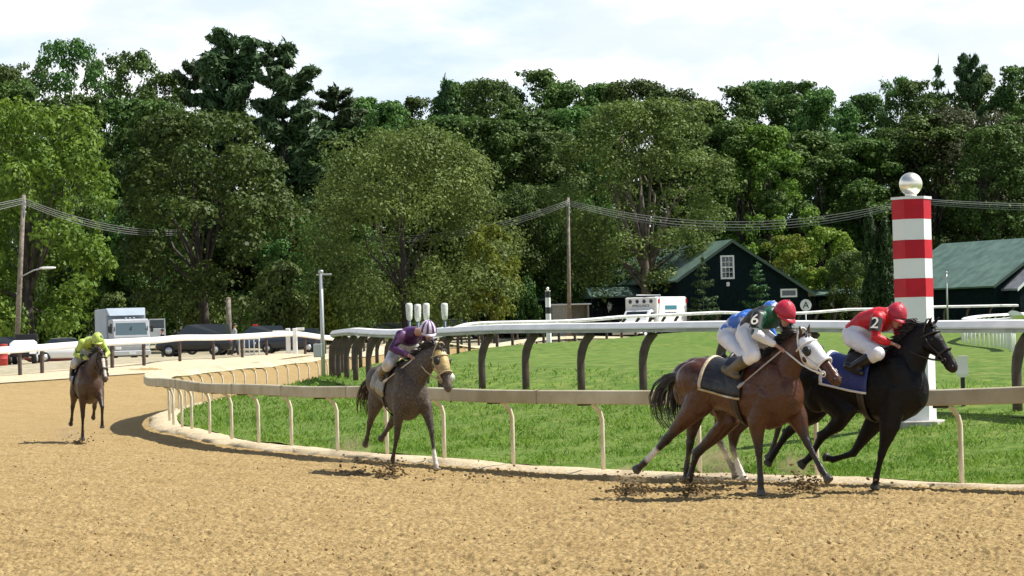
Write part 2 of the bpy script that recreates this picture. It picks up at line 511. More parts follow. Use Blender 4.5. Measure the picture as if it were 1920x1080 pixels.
# --- pale sand bank below the outer rail, car park behind it, woodland floor to the horizon
OUTER = np.concatenate([POLY_BANK_IN, [(120, 330), (-120, 330), (-120, 60)]])
lotline = np.array(smooth_curve([(-60, 92), (-33, 108), (-25, 117), (-21.9, 127), (-17.6, 137), (-16.8, 144), (-15.2, 157), (-13.3, 171), (-11.3, 186), (-8.6, 202), (-4, 218), (6, 234), (20, 250), (40, 266), (90, 280)], 2.0))
bankp = np.concatenate([POLY_BANK_IN, lotline[::-1]])
region_mesh('sand_bank', bankp, M_SAND, [], 2.0, 0.04)
lotp = np.concatenate([lotline, [(90, 290), (-120, 290), (-120, 92)]])
region_mesh('car_park', lotp, M_LOT, [], 3.0, 0.03)
flo = MB()
g = []
for y in (250, 262, 300, 340, 420, 800, 2500):
    g.append([(x, y, h1(x, y) + 0.02 + max(0, y - 300) * 0.03 if y > 262 else h1(x, y) - 0.05) for x in (-2200, -400, -120, -90, -60, -30, 0, 30, 60, 90, 120, 400, 2200)])
flo.loft(g, False, False, 0, True, None, False)
tag(flo.build('woodland_floor', M_FLOOR), kind='structure')
und = MB()
und.add([(-2200, -600, -1.2), (2200, -600, -1.2), (2200, 330, -1.2), (-2200, 330, -1.2)], [(0, 1, 2, 3)])
tag(und.build('ground', M_FLOOR), kind='structure')
# ------------------------------------------------------------------ rails
M_RAILDUST = mat('dusty_white_rail', (0.37, 0.32, 0.19), 0.6, 0, col2=(0.55, 0.50, 0.35), scale=1.6, bump=0.15, bscale=30, spec=.25)
M_POSTDUST = mat('dusty_post', (0.58, 0.50, 0.36), 0.5, 0, col2=(0.74, 0.68, 0.55), scale=3)
M_WHITE = mat('white_rail', (0.80, 0.80, 0.78), 0.4, 0, var=0.06, scale=2)
M_WHITE_OLD_SHADED = mat('weathered_shaded_white', (0.27, 0.285, 0.25), 0.6, 0, col2=(0.42, 0.43, 0.40), scale=1.7, spec=.2)  # weathered tone, darkened further to paint the shade on the hood's face
M_WHITE_SUNLIT = mat('rail_top_sunlit_white', (0.72, 0.72, 0.70), 0.5, 0, var=0.08, scale=2)  # brighter white that paints sunlight along the hood's top
M_BROWN = mat('brown_post', (0.055, 0.036, 0.028), 0.75, 0, col2=(0.10, 0.07, 0.055), scale=5, bump=0.3)
M_DARK = mat('dark_bracket', (0.05, 0.042, 0.035), 0.6)

def curve_at(c, px=None, s=None, leg=None):
    pass

def cover_rings(c, prof, hz):
    return strip('cover', c, prof, None, closed=True, z0=hz)

def along(c, start, spacing, end=None):
    seg = np.hypot(*(c[1:] - c[:-1]).T); L_ = np.concatenate([[0], np.cumsum(seg)])
    t = np.arange(start, end if end else L_[-1], spacing)
    x = np.interp(t, L_, c[:, 0]); y = np.interp(t, L_, c[:, 1])
    x2 = np.interp(t + 0.1, L_, c[:, 0]); y2 = np.interp(t + 0.1, L_, c[:, 1])
    return [(a, b, math.atan2(d - b, e - a)) for a, b, e, d in zip(x, y, x2, y2)]

def flat(me):
    me.polygons.foreach_set('use_smooth', [False] * len(me.polygons)); return me

def rail_fence(name, c, prof, cover_mat, post_mesh, bracket_mesh, posts, label, base=None, cover_name='cover', top=None, joints=0):
    root = empty(name, (0, 0, 0)); tag(root, label, 'rail fence')
    hz = H(c[:, 0], c[:, 1])
    me = strip(cover_name, c, prof, cover_mat, closed=True, z0=hz)
    # close the ends
    bm = bmesh.new(); bm.from_mesh(me); bmesh.ops.holes_fill(bm, edges=[e for e in bm.edges if e.is_boundary], sides=0)
    bmesh.ops.recalc_face_normals(bm, faces=bm.faces); bm.to_mesh(me); bm.free(); flat(me)
    link(cover_name, me, root)
    if top:
        me = strip('sunlit_top_cap', c, top[0], top[1], closed=True, z0=hz); bm = bmesh.new(); bm.from_mesh(me); bmesh.ops.holes_fill(bm, edges=[e for e in bm.edges if e.is_boundary], sides=0)
        bmesh.ops.recalc_face_normals(bm, faces=bm.faces); bm.to_mesh(me); bm.free(); flat(me); link('sunlit_top_cap', me, root)
    if joints:
        cx_, cz_ = np.mean([p_[0] for p_ in prof]), np.mean([p_[1] for p_ in prof])
        pj = [(cx_ + (a_ - cx_) * 1.02 + (.004 if a_ > cx_ else -.004), cz_ + (b_ - cz_) * 1.03 + (.004 if b_ > cz_ else -.004)) for a_, b_ in prof]
        for i0 in range(9, len(c) - 3, joints):
            seg = c[i0:i0 + 2]; t_ = (seg[1] - seg[0]) / np.linalg.norm(seg[1] - seg[0]); seg = np.stack([seg[0], seg[0] + t_ * .035, seg[0] + t_ * .07])
            link('joint', flat(strip('joint', seg, pj, cover_mat, closed=True, z0=np.full(3, hz[i0]))), root)
    for (x, y, a) in posts:
        p = link('post', post_mesh, root)
        p.location = (x, y, h1(x, y)); p.rotation_euler = (0, 0, a)
        if bracket_mesh is not None:
            b = link('bracket', bracket_mesh, p)
    return root

def rounded(prof, n=3, f=0.35):
    """round a closed profile's corners"""
    q = prof
    for _ in range(n):
        o = []
        for i in range(len(q)):
            a, b = q[i], q[(i + 1) % len(q)]
            o.append((a[0] * .75 + b[0] * .25, a[1] * .75 + b[1] * .25)); o.append((a[0] * .25 + b[0] * .75, a[1] * .25 + b[1] * .75))
        q = o
    return q

# dirt rail: post stands on the infield side, the neck carries a wide sloped cover out over the track
pm = MB()
pm.tube([(0, 0, -0.1), (0, 0, 0.4), (0, 0, 0.76), (0, 0.03, 0.86), (0, 0.12, 0.96), (0, 0.26, 1.03), (0, 0.40, 1.05)], 0.032, 10)
post_dirt = pm.mesh('post', M_POSTDUST)
bmk = MB(); bmk.box((0, 0.36, 1.035), (0.30, 0.34, 0.02)); bmk.box((0, 0.30, 1.0), (0.06, 0.2, 0.06))
brk_dirt = bmk.mesh('bracket', M_DARK)
prof_dirt = [(0.60, 1.005), (0.612, 1.02), (0.612, 1.165), (0.605, 1.185), (0.585, 1.198), (0.55, 1.20), (0.3, 1.15), (-0.02, 1.05), (-0.06, 1.025), (-0.03, 1.01), (0.3, 1.09), (0.54, 1.13), (0.57, 1.10), (0.58, 1.01)]
pts_near = []
for px in (1912 + 178, 1912 + 60, 1790, 1650, 1525, 1418, 1315, 1217, 1125, 1044, 967, 898, 835, 779, 727, 676, 630, 588, 548, 516, 484, 459, 435, 414, 395, 377, 360):
    # where the photo's column meets the near leg of the rail curve
    near = C_IN[C_IN[:, 1] < 70]
    X = np.array([PX(px, y, -0.05) for y in near[:, 1]])
    i = int(np.argmin(np.abs(X - near[:, 0])))
    pts_near.append(i)
keep_px = (0, 2, 4, 6, 8, 10, 12, 14, 16, 18, 20, 22, 24, 26)
_, tg = normals(C_IN)
posts = [(C_IN[i][0], C_IN[i][1], math.atan2(tg[i][1], tg[i][0])) for i in [pts_near[k] for k in keep_px]]
arc = np.concatenate([[0], np.cumsum(np.hypot(*(C_IN[1:] - C_IN[:-1]).T))])
posts += along(C_IN, arc[pts_near[26]] + 2.35, 2.9)
rail_fence('dirt_track_rail', C_IN, prof_dirt, M_RAILDUST, post_dirt, brk_dirt, posts,
           'dusty off-white rail with sloped cover and thin bent posts curving along the dirt', joints=14)

# turf rail: thick brown curved posts, white hood
pm = MB()
path = [(0, 0, -0.15), (0, 0, 0.3), (0, 0.0, 0.68), (0, -0.03, 0.86), (0, -0.09, 1.02), (0, -0.18, 1.14), (0, -0.26, 1.22)]
rings = []
for i, p in enumerate(path):
    w, d = 0.055, 0.07 + 0.012 * (i > 2)
    a = 0.0 if i < 3 else (i - 2) * 0.16
    rings.append([(p[0] + sx * w, p[1] + sy * d * math.cos(a), p[2] + sy * d * math.sin(a)) for sx, sy in ((-1, -.6), (-.6, -1), (.6, -1), (1, -.6), (1, .6), (.6, 1), (-.6, 1), (-1, .6))])
pm.loft(rings)
post_turf = pm.mesh('post', M_BROWN)
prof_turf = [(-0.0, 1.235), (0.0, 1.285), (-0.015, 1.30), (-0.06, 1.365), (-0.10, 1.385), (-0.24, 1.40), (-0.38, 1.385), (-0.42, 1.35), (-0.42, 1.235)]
idx_t = []
for px in (1912, 1690, 1508, 1357, 1207, 1092, 984, 902, 826, 772, 732, 692, 668):
    near = C_TO[C_TO[:, 1] < 82]
    X = np.array([PX(px, y, 0.7) for y in near[:, 1]])
    idx_t.append(int(np.argmin(np.abs(X - near[:, 0]))))
_, tg = normals(C_TO)
posts = [(C_TO[i][0], C_TO[i][1], math.atan2(tg[i][1], tg[i][0])) for i in idx_t]
arc = np.concatenate([[0], np.cumsum(np.hypot(*(C_TO[1:] - C_TO[:-1]).T))])
posts += along(C_TO, 2.0, 3.0, arc[idx_t[0]] - 1.5) + along(C_TO, arc[idx_t[-1]] + 2.4, 2.9)
rail_fence('turf_rail', C_TO, prof_turf, M_WHITE_OLD_SHADED, post_turf, None, posts,
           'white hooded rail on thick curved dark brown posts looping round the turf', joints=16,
           top=([(0.016, 1.30), (0.016, 1.325), (-0.055, 1.415), (-0.24, 1.43), (-0.40, 1.415), (-0.43, 1.36)], M_WHITE_SUNLIT))  # extra strip over the hood, its sunlit look put into the colour

# inner turf rail: all white, slim posts
pm = MB(); pm.tube([(0, 0, -0.1), (0, 0, 0.55), (0, 0.0, 0.85), (0, -0.06, 0.98), (0, -0.2, 1.04)], 0.045, 8)
post_in = pm.mesh('post', M_WHITE)
prof_in = rounded([(0.03, 1.0), (0.03, 1.1), (-0.1, 1.15), (-0.34, 1.06), (-0.34, 1.0)], 2)
rail_fence('inner_turf_rail', C_TI, prof_in, M_WHITE, post_in, None, along(C_TI, 1.0, 2.4),
           'small all-white rail loop with slim white posts on the turf right of the striped pole')

# outer rail on the far left bank: flat white board rail on brown posts
pm = MB(); pm.box((0, 0, 0.5), (0.14, 0.14, 1.2), bev=0.015)
post_o = pm.mesh('post', M_BROWN)
prof_o = rounded([(-0.05, 1.02), (-0.05, 1.26), (-0.09, 1.32), (-0.2, 1.32), (-0.22, 1.02)], 1)
posts = []
for px in (-90, -30, 40, 80, 145, 209, 270, 337, 400, 455, 500):
    X = np.array([PX(px, y, 0.8) for y in C_RO[:, 1]]); i = int(np.argmin(np.abs(X - C_RO[:, 0])))
    t = C_RO[min(i + 1, len(C_RO) - 1)] - C_RO[max(i - 1, 0)]
    posts.append((C_RO[i][0], C_RO[i][1], math.atan2(t[1], t[0])))
posts += along(C_RO, 62, 3.2)
RO = rail_fence('outer_track_rail', C_RO, prof_o, M_WHITE, post_o, None, posts,
           'white board rail on brown posts along far sandy bank before the parked vehicles')
# ------------------------------------------------------------------ trees
def leaf_mat(name, a, b_, trans=0.25):
    m = bpy.data.materials.new(name); m.use_nodes = True
    nt = m.node_tree; nt.nodes.clear()
    o = nt.nodes.new('ShaderNodeOutputMaterial')
    d = nt.nodes.new('ShaderNodeBsdfPrincipled'); d.inputs['Roughness'].default_value = 0.6; d.inputs['Specular IOR Level'].default_value = 0.25
    t = nt.nodes.new('ShaderNodeBsdfTranslucent'); mxs = nt.nodes.new('ShaderNodeMixShader'); mxs.inputs[0].default_value = trans
    g = nt.nodes.new('ShaderNodeNewGeometry'); r = nt.nodes.new('ShaderNodeValToRGB')
    r.color_ramp.elements[0].color = (*a, 1); r.color_ramp.elements[1].color = (*b_, 1)
    oi = nt.nodes.new('ShaderNodeObjectInfo')
    tc_ = nt.nodes.new('ShaderNodeTexCoord'); nz = nt.nodes.new('ShaderNodeTexNoise'); nz.inputs['Scale'].default_value = 0.55; nz.inputs['Detail'].default_value = 3
    ad = nt.nodes.new('ShaderNodeMath'); ad.operation = 'MULTIPLY_ADD'; ad.inputs[1].default_value = 0.45
    a2 = nt.nodes.new('ShaderNodeMath'); a2.operation = 'MULTIPLY_ADD'; a2.inputs[1].default_value = 1.3; a2.inputs[2].default_value = -0.4
    nt.links.new(tc_.outputs['Object'], nz.inputs[0]); nt.links.new(nz.outputs[0], a2.inputs[0])
    nt.links.new(g.outputs['Random Per Island'], ad.inputs[0]); nt.links.new(a2.outputs[0], ad.inputs[2])
    nt.links.new(ad.outputs[0], r.inputs[0])
    h = nt.nodes.new('ShaderNodeHueSaturation')
    m1 = nt.nodes.new('ShaderNodeMath'); m1.operation = 'MULTIPLY_ADD'; m1.inputs[1].default_value = 0.05; m1.inputs[2].default_value = 0.475
    m2 = nt.nodes.new('ShaderNodeMath'); m2.operation = 'MULTIPLY_ADD'; m2.inputs[1].default_value = 0.65; m2.inputs[2].default_value = 0.72
    nt.links.new(oi.outputs['Random'], m1.inputs[0]); nt.links.new(oi.outputs['Random'], m2.inputs[0])
    nt.links.new(m1.outputs[0], h.inputs['Hue']); nt.links.new(m2.outputs[0], h.inputs['Value'])
    nt.links.new(r.outputs[0], h.inputs['Color'])
    nt.links.new(h.outputs[0], d.inputs['Base Color']); nt.links.new(h.outputs[0], t.inputs[0])
    nt.links.new(d.outputs[0], mxs.inputs[1]); nt.links.new(t.outputs[0], mxs.inputs[2]); nt.links.new(mxs.outputs[0], o.inputs[0])
    return m
M_LEAF_OAK = leaf_mat('oak_leaf', (0.028, 0.074, 0.014), (0.120, 0.205, 0.040))
M_LEAF_MAPLE = leaf_mat('maple_leaf', (0.056, 0.108, 0.012), (0.19, 0.255, 0.034), 0.32)
M_LEAF_OLIVE = leaf_mat('olive_leaf', (0.054, 0.092, 0.020), (0.175, 0.235, 0.052), 0.28)
M_LEAF_LIME = leaf_mat('lime_leaf', (0.100, 0.150, 0.015), (0.230, 0.290, 0.035), 0.35)
M_LEAF_BROWN = leaf_mat('dull_leaf', (0.045, 0.060, 0.024), (0.105, 0.122, 0.052))
M_NEEDLE = leaf_mat('pine_needle', (0.026, 0.064, 0.022), (0.090, 0.155, 0.056), 0.12)
M_ARBOR = leaf_mat('arborvitae_leaf', (0.020, 0.045, 0.012), (0.050, 0.085, 0.025), 0.12)
M_BARK = mat('bark', (0.05, 0.042, 0.034), 0.9, 0, var=0.5, scale=3, bump=0.6, bscale=12)
M_BARK_L = mat('pale_bark', (0.13, 0.112, 0.088), 0.9, 0, var=0.45, scale=3, bump=0.5, bscale=12)

def leaves(cen, rad, n, size, rs, flat=1.0, up=0.35, elong=1.0, shell=0.35, tilt=0.5, outward=None):
    """n leaf-sized polygons spread through the given clumps"""
    cen = np.asarray(cen, float); rad = np.asarray(rad, float)
    w = rad ** 2; w /= w.sum()
    k = rs.choice(len(cen), n, p=w)
    d = rs.randn(n, 3); d /= np.linalg.norm(d, axis=1)[:, None]
    d[:, 2] = np.where((d[:, 2] < -0.2) & (rs.rand(n) < 0.6), -d[:, 2], d[:, 2])
    u = 1 - shell * rs.rand(n) ** 1.5
    lump = 1 + 0.22 * np.sin(d[:, 0] * 5 + k) * np.sin(d[:, 1] * 5 + 2 * k) * np.cos(d[:, 2] * 4 + 3 * k)
    off = d * (rad[k] * u * lump)[:, None]; off[:, 2] *= flat
    p = cen[k] + off
    nn = d + rs.randn(n, 3) * tilt; nn[:, 2] += up
    nn /= np.linalg.norm(nn, axis=1)[:, None]
    if outward is not None:
        a = outward[k] + rs.randn(n, 3) * 0.45
        a -= nn * (a * nn).sum(1)[:, None]
    else:
        a = np.cross(nn, rs.randn(n, 3))
    a /= np.linalg.norm(a, axis=1)[:, None] + 1e-9
    b = np.cross(nn, a)
    s = size * (0.6 + 0.8 * rs.rand(n))
    l = (s * elong)[:, None]; w_ = (s * (0.55 + 0.3 * rs.rand(n)) / math.sqrt(elong))[:, None]
    fold = nn * (s * 0.18)[:, None]
    V = np.stack([p - a * l * 0.5, p + b * w_ * 0.5 + fold + a * l * 0.05, p + a * l * 0.5, p - b * w_ * 0.5 + fold + a * l * 0.05], 1)
    return V.reshape(-1, 3)

def crown_mesh(name, V, m):
    n = len(V) // 4
    return np_mesh(name, V, np.arange(n * 4).reshape(n, 4), [m])

def limb_tubes(mb, base, tips, r0, rs, bow=0.15):
    for t in tips:
        t = Vector(t); b = Vector(base)
        st = b + Vector((0, 0, (t.z - b.z) * rs.uniform(0.0, 0.35)))
        mid = st.lerp(t, 0.5) + Vector((rs.uniform(-1, 1), rs.uniform(-1, 1), 0.6)) * (t - st).length * bow
        mb.tube([st, st.lerp(mid, .55) + Vector((0, 0, .05)), mid, mid.lerp(t, .6), t], [r0 * .42, r0 * .34, r0 * .25, r0 * .15, r0 * .06], 6)

def broadleaf(seed, h=10.0, w=8.0, base=0.22, nclump=46, nleaf=9000, leaf=0.30, m=None, bark=None, airy=0.35, crown_pow=0.75, trunks=1):
    rs = np.random.RandomState(seed)
    cen = []; rad = []
    zc0, zc1 = h * base, h
    ph = rs.rand(6) * 6.28
    for i in range(nclump):
        f = rs.rand() ** 0.9
        z = zc0 + (zc1 - zc0) * f
        env = w / 2 * math.sqrt(max(0.02, 1 - abs((f - 0.42) / 0.6) ** 2.4))
        a = rs.rand() * 2 * PI
        env *= 0.86 + 0.10 * math.sin(2 * a + ph[0] + 4 * f) + 0.10 * math.sin(3 * a + ph[1] - 5 * f) + 0.07 * math.sin(5 * a + ph[2] + 9 * f)
        rr = env * (rs.uniform(0.78, 1.02) if rs.rand() < 0.72 else 0.85 * math.sqrt(rs.rand()))
        r = w * rs.uniform(0.07, 0.135)
        cen.append((rr * math.cos(a), rr * math.sin(a), min(z, h - r * 0.75))); rad.append(r)
    cen = np.array(cen); rad = np.array(rad)
    q_ = np.quantile(cen[:, 2] + rad, 0.965); tp_ = cen[:, 2] + rad; cen[:, 2] -= np.maximum(tp_ - q_, 0)
    V = leaves(cen, rad, int(nleaf * 0.86), leaf, rs, flat=0.8, shell=0.45)
    # stray sprays that break the outline
    k = rs.choice(nclump, nclump)
    sp = cen[k] + rs.randn(nclump, 3) * rad[k][:, None] * 0.55
    sp[:, 2] = np.minimum(sp[:, 2], q_ - rad[k] * airy * 1.1)
    V2 = leaves(sp, rad[k] * airy, int(nleaf * 0.14), leaf, rs, shell=0.9)
    AV = np.concatenate([V, V2]); zt_ = np.quantile(AV[:, 2], .9995); AV[:, 2] *= h / zt_; cen[:, 2] *= h / zt_
    cm = crown_mesh('crown', AV, m)
    tb = MB()
    for t in range(trunks):
        ox, oy = (0, 0) if trunks == 1 else (rs.uniform(-.5, .5) * w * 0.08, rs.uniform(-.5, .5) * w * .08)
        r0 = h * 0.022
        lean = rs.uniform(-.04, .04, 2) * h
        top = (ox + lean[0], oy + lean[1], h * 0.72)
        tb.tube([(ox, oy, -0.3), (ox * 1.1, oy * 1.1, h * 0.05), (ox + lean[0] * .3, oy + lean[1] * .3, h * 0.25), (ox + lean[0] * .7, oy + lean[1] * .7, h * 0.5), top], [r0 * 1.5, r0, r0 * 0.85, r0 * 0.5, r0 * 0.15], 8)
        tips = cen[rs.choice(nclump, 12)] * np.array([.66, .66, .9])
        limb_tubes(tb, (ox + lean[0] * .3, oy + lean[1] * .3, h * 0.2), tips, r0, rs)
    tm = tb.mesh('trunk', bark or M_BARK)
    return cm, tm

def pine(seed, h=24.0, w=9.0, base=0.22, nleaf=9000, leaf=0.45, m=None, spire=0.8, gap=0.2, droop=0.0, levels=17):
    rs = np.random.RandomState(seed)
    tb = MB(); r0 = h * 0.014
    bend = rs.uniform(-.3, .3, 2)
    tr = lambda z: Vector((bend[0] * math.sin(z / h * 2.5), bend[1] * math.sin(z / h * 2), z))
    tb.tube([tr(-0.3), tr(h * .1), tr(h * .4), tr(h * .7), tr(h * .92)], [r0 * 1.3, r0, r0 * .75, r0 * .45, r0 * .1], 8)
    cen = []; rad = []; outw = []
    for i in range(levels):
        f = (i + rs.uniform(-.3, .3)) / levels
        z = h * (base + (1 - base) * max(0, f))
        nb = rs.randint(3, 6); a0 = rs.rand() * 6.28
        ln_env = w / 2 * (1 - max(0, f) ** 1.4) ** spire + w * 0.05
        for b in range(nb):
            if rs.rand() < gap: continue
            a = a0 + b * 2 * PI / nb + rs.uniform(-.3, .3); ln = ln_env * rs.uniform(0.6, 1.12)
            d = Vector((math.cos(a), math.sin(a), 0))
            st = tr(z); en = st + d * ln + Vector((0, 0, ln * (0.14 + 0.42 * f - droop)))
            md = st.lerp(en, 0.5) - Vector((0, 0, ln * 0.06))
            tb.tube([st, md, en], [r0 * .28, r0 * .18, r0 * .05], 5)
            for q in (0.35, 0.52, 0.68, 0.83, 0.97):
                p = (st.lerp(md, q * 2) if q < .5 else md.lerp(en, q * 2 - 1))
                side = Vector((-d.y, d.x, 0))
                for sgn in (-1, 1):
                    c = p + side * sgn * ln * 0.13 * (1.3 - q) * rs.uniform(.5, 1.2)
                    cen.append(tuple(c)); rad.append(ln * rs.uniform(0.13, 0.19) + 0.0115 * h); outw.append((d.x, d.y, 0.35))
    for q in range(5):
        c = tr(h * (0.93 + 0.017 * q)); cen.append(tuple(c)); rad.append(w * 0.045 * (1.3 - q * .2)); outw.append((0, 0, 1))
    V = leaves(cen, rad, nleaf, leaf, rs, flat=0.36, up=0.5, elong=1.9, shell=0.7, tilt=0.6, outward=np.array(outw))
    return crown_mesh('crown', V, m or M_NEEDLE), tb.mesh('trunk', M_BARK)

def columnar(seed, h=6.0, w=1.6, nleaf=3500, m=None):
    rs = np.random.RandomState(seed)
    z = rs.rand(70) ** 0.9; a = rs.rand(70) * 6.28
    env = w / 2 * np.sqrt(np.clip(1 - z ** 2.2, 0.02, 1)) * (0.45 + 0.55 * np.minimum(1, z * 6 + .4))
    cen = np.stack([env * .7 * np.cos(a), env * .7 * np.sin(a), z * h * 0.94 + h * .03], 1)
    V = leaves(cen, np.full(70, w * 0.17), nleaf, 0.2, rs, flat=1.8, up=0.4, elong=1.5, shell=0.5)
    tb = MB(); tb.tube([(0, 0, -0.2), (0, 0, h * .5)], [0.09, 0.03], 6)
    return crown_mesh('crown', V, m or M_ARBOR), tb.mesh('trunk', M_BARK)

def shrub_mesh(seed, h=3.0, w=3.5, nleaf=3000, leaf=0.2, m=None):
    rs = np.random.RandomState(seed)
    n = 26; a = rs.rand(n) * 6.28; f = rs.rand(n)
    rr = w / 2 * 0.75 * np.sqrt(rs.rand(n)) * np.sqrt(1 - 0.75 * f)
    cen = np.stack([rr * np.cos(a), rr * np.sin(a), h * (.1 + .75 * f)], 1)
    V = leaves(cen, np.full(n, w * 0.15) * rs.uniform(.7, 1.2, n), nleaf, leaf, rs, flat=0.9, shell=0.55)
    tb = MB()
    for i in range(6):
        c = cen[rs.randint(n)]; tb.tube([(0, 0, -0.1), (c[0] * .4, c[1] * .4, c[2] * .5), tuple(c)], [0.05, 0.035, 0.01], 5)
    return crown_mesh('crown', V, m), tb.mesh('stems', M_BARK)

V_OAK = [broadleaf(s, 10, 8.5, .12, 95, 19000, .20, M_LEAF_OAK) for s in (3, 5, 8, 13)]
V_TALL = [broadleaf(s, 10, 3.7, .22, 110, 22000, .125, M_LEAF_OAK, airy=0.5) for s in (21, 22, 23)]
V_WOOD = [broadleaf(s, 10, 4.4, .18, 120, 24000, .135, M_LEAF_OAK, airy=0.5) for s in (25, 26, 27, 28)]
V_AIRY = [broadleaf(s, 10, 3.8, .38, 62, 8500, .125, M_LEAF_OAK, airy=0.7) for s in (31, 32)]
V_MAPLE = [broadleaf(41, 10, 8, .10, 95, 21000, .20, M_LEAF_MAPLE), broadleaf(42, 10, 5.2, .10, 95, 20000, .15, M_LEAF_MAPLE)]
V_OLIVE = [broadleaf(s, 10, 11.5, .10, 150, 46000, .15, M_LEAF_OLIVE, airy=.7) for s in (51,)]
V_FUZZY = [broadleaf(s, 10, 7.2, .20, 100, 30000, .125, M_LEAF_OLIVE, M_BARK_L, airy=.7, trunks=2) for s in (61,)]
V_BROWN = [broadleaf(s, 10, 8, .15, 90, 26000, .14, M_LEAF_BROWN, airy=.7) for s in (71,)]
V_LIME = [broadleaf(s, 6, 4.2, .12, 36, 6000, .17, M_LEAF_LIME) for s in (81, 82)]
V_PINE = [pine(s, 24, w, b, n, .42, levels=lv, gap=.16, spire=sp) for s, w, b, n, lv, sp in ((91, 12.5, .12, 42000, 19, .5), (92, 11.0, .1, 36000, 18, .62), (93, 11.0, .2, 24000, 14, .55))]
V_SPRUCE = [pine(s, 8, 4.2, .05, 4200, .25, spire=1.0, gap=.05, droop=.25, levels=16) for s in (95, 96)]
V_COL = [columnar(97), columnar(98, 5.6, 1.5)]
V_SHRUB = [shrub_mesh(s, 3, 4, 3200, .2, m) for s, m in ((101, M_LEAF_OAK), (102, M_LEAF_OLIVE), (103, M_LEAF_OAK))]
V_SHRUB_L = [shrub_mesh(s, 3, 3.6, 3800, .2, M_LEAF_LIME) for s in (111,)]

TREE_RS = random.Random(77)
def plant(name, variant, px, top, D, label, cat='tree', group=None, hw=None, ref_h=10.0, ref_w=None, yaw=None, parts=('crown', 'trunk'), base_z=None):
    """stands a tree at depth D in the column px with its top at photo height 'top' and half width hw (photo pixels)"""
    s = F / D
    vv = (EYE * 0)
    x = PX(px, D, 6)
    z0 = h1(x, D) if base_z is None else base_z
    ypr = (px - 960) * sr + (top - 540) * cr
    ztop = EYE - (ypr - 88) * D / F
    hgt = ztop - z0
    sz = hgt / ref_h
    sxy = sz if hw is None else (2 * hw / s) / ref_w
    root = empty(name, (x, D, z0), TREE_RS.uniform(0, 6.28) if yaw is None else yaw)
    root.scale = (sxy, sxy, sz)
    tag(root, label, cat, group)
    for pn, me in zip(parts, variant):
        link(pn, me, root)
    return root
# --- single trees that stand out
plant('maple_tree', V_MAPLE[0], 55, 190, 222, 'bright yellow-green maple behind the wooden pole and its street lamp', hw=170, ref_w=8)
plant('oak_tree', V_OAK[0], 385, 205, 232, 'broad dark green tree directly behind the grey box truck, olive at its right edge', hw=195, ref_w=8.5, yaw=0.6)
plant('willow_tree', V_OLIVE[0], 760, 240, 218, 'wide rounded olive-green tree with short dark trunk behind the four white-capped posts', hw=222, ref_w=11.5, yaw=1.0)
plant('lime_green_tree', V_LIME[0], 925, 420, 214, 'small bright lime-green tree at the right skirt of the wide olive tree', hw=55, ref_w=4.2, ref_h=6)
plant('ash_tree', V_FUZZY[0], 1215, 185, 238, 'tall feathery pale-trunked tree left of the gabled barn', hw=175, ref_w=7.2, yaw=0.4)
plant('dull_tree', V_BROWN[0], 1830, 200, 272, 'tall dull brown-green tree behind the right barn roof', hw=150, ref_w=8)
plant('leafy_tree', V_MAPLE[1], 1440, 235, 262, 'mid-green tree with yellowish clumps rising directly behind the gabled barn', hw=95, ref_w=5.2)
p = plant('pine_tree', V_PINE[0], 445, 66, 262, 'tallest of the dark pines, broad ragged top above the truck', hw=105, ref_w=11.5, ref_h=24, yaw=0.3, group='dark pines above the tree line')
plant('pine_tree', V_PINE[1], 545, 74, 258, 'tall dark pine with bare-looking upswept right branches, next to tallest pine', hw=100, ref_w=9.5, ref_h=24, yaw=2.2, group='dark pines above the tree line')
plant('pine_tree', V_PINE[2], 375, 112, 270, 'shorter dark pine at the left edge of the pine clump', hw=65, ref_w=10.5, ref_h=24, group='dark pines above the tree line')
plant('pine_tree', V_PINE[1], 640, 160, 268, 'dark pine with layered limbs just right of the pine clump', hw=85, ref_w=9.5, ref_h=24, group='dark pines above the tree line')
plant('pine_tree', V_PINE[2], 1830, 104, 300, 'thin open pine top standing above the far right tree line', hw=50, ref_w=10.5, ref_h=24, group='dark pines above the tree line')
plant('spruce_tree', V_SPRUCE[0], 1770, 108, 300, 'pointed spruce top above the trees right of the striped pole', hw=70, ref_w=4.2, ref_h=8)
plant('spruce_tree', V_SPRUCE[1], 852, 138, 300, 'small pointed spruce tip in the middle of the tree line', hw=50, ref_w=4.2, ref_h=8)
plant('young_spruce', V_SPRUCE[0], 1318, 478, 227.5, 'young spruce in front of the gabled barn, left of its white window', hw=34, ref_w=4.2, ref_h=8, group='young spruces before the barn')
plant('young_spruce', V_SPRUCE[1], 1418, 492, 228, 'young spruce in front of the gabled barn, right of its white window', hw=38, ref_w=4.2, ref_h=8, group='young spruces before the barn')
plant('arborvitae', V_COL[0], 1632, 398, 232, 'taller dark columnar evergreen left of the striped pole', hw=17, ref_w=1.6, ref_h=6, group='columnar evergreens')
plant('arborvitae', V_COL[1], 1662, 415, 232, 'shorter dark columnar evergreen nearest the striped pole', hw=17, ref_w=1.5, ref_h=5.6, group='columnar evergreens')
plant('dark_tree', V_OAK[1], 1600, 470, 243, 'dark low tree left of the columnar evergreens behind the red rider', hw=58, ref_w=8.5)
plant('dark_tree', V_OAK[2], 1700, 440, 246, 'dark low tree right behind the big striped pole', hw=52, ref_w=8.5)
plant('lime_green_shrub', V_SHRUB_L[0], 605, 545, 214, 'bright yellow-green shrub right behind the slim grey light pole', 'shrub', hw=48, ref_w=3.6, ref_h=3, parts=('crown', 'stems'))
plant('olive_shrub', V_LIME[1], 1560, 425, 248, 'light green bushy tree between the gabled barn and the columnar evergreens', hw=70, ref_w=4.2, ref_h=6)
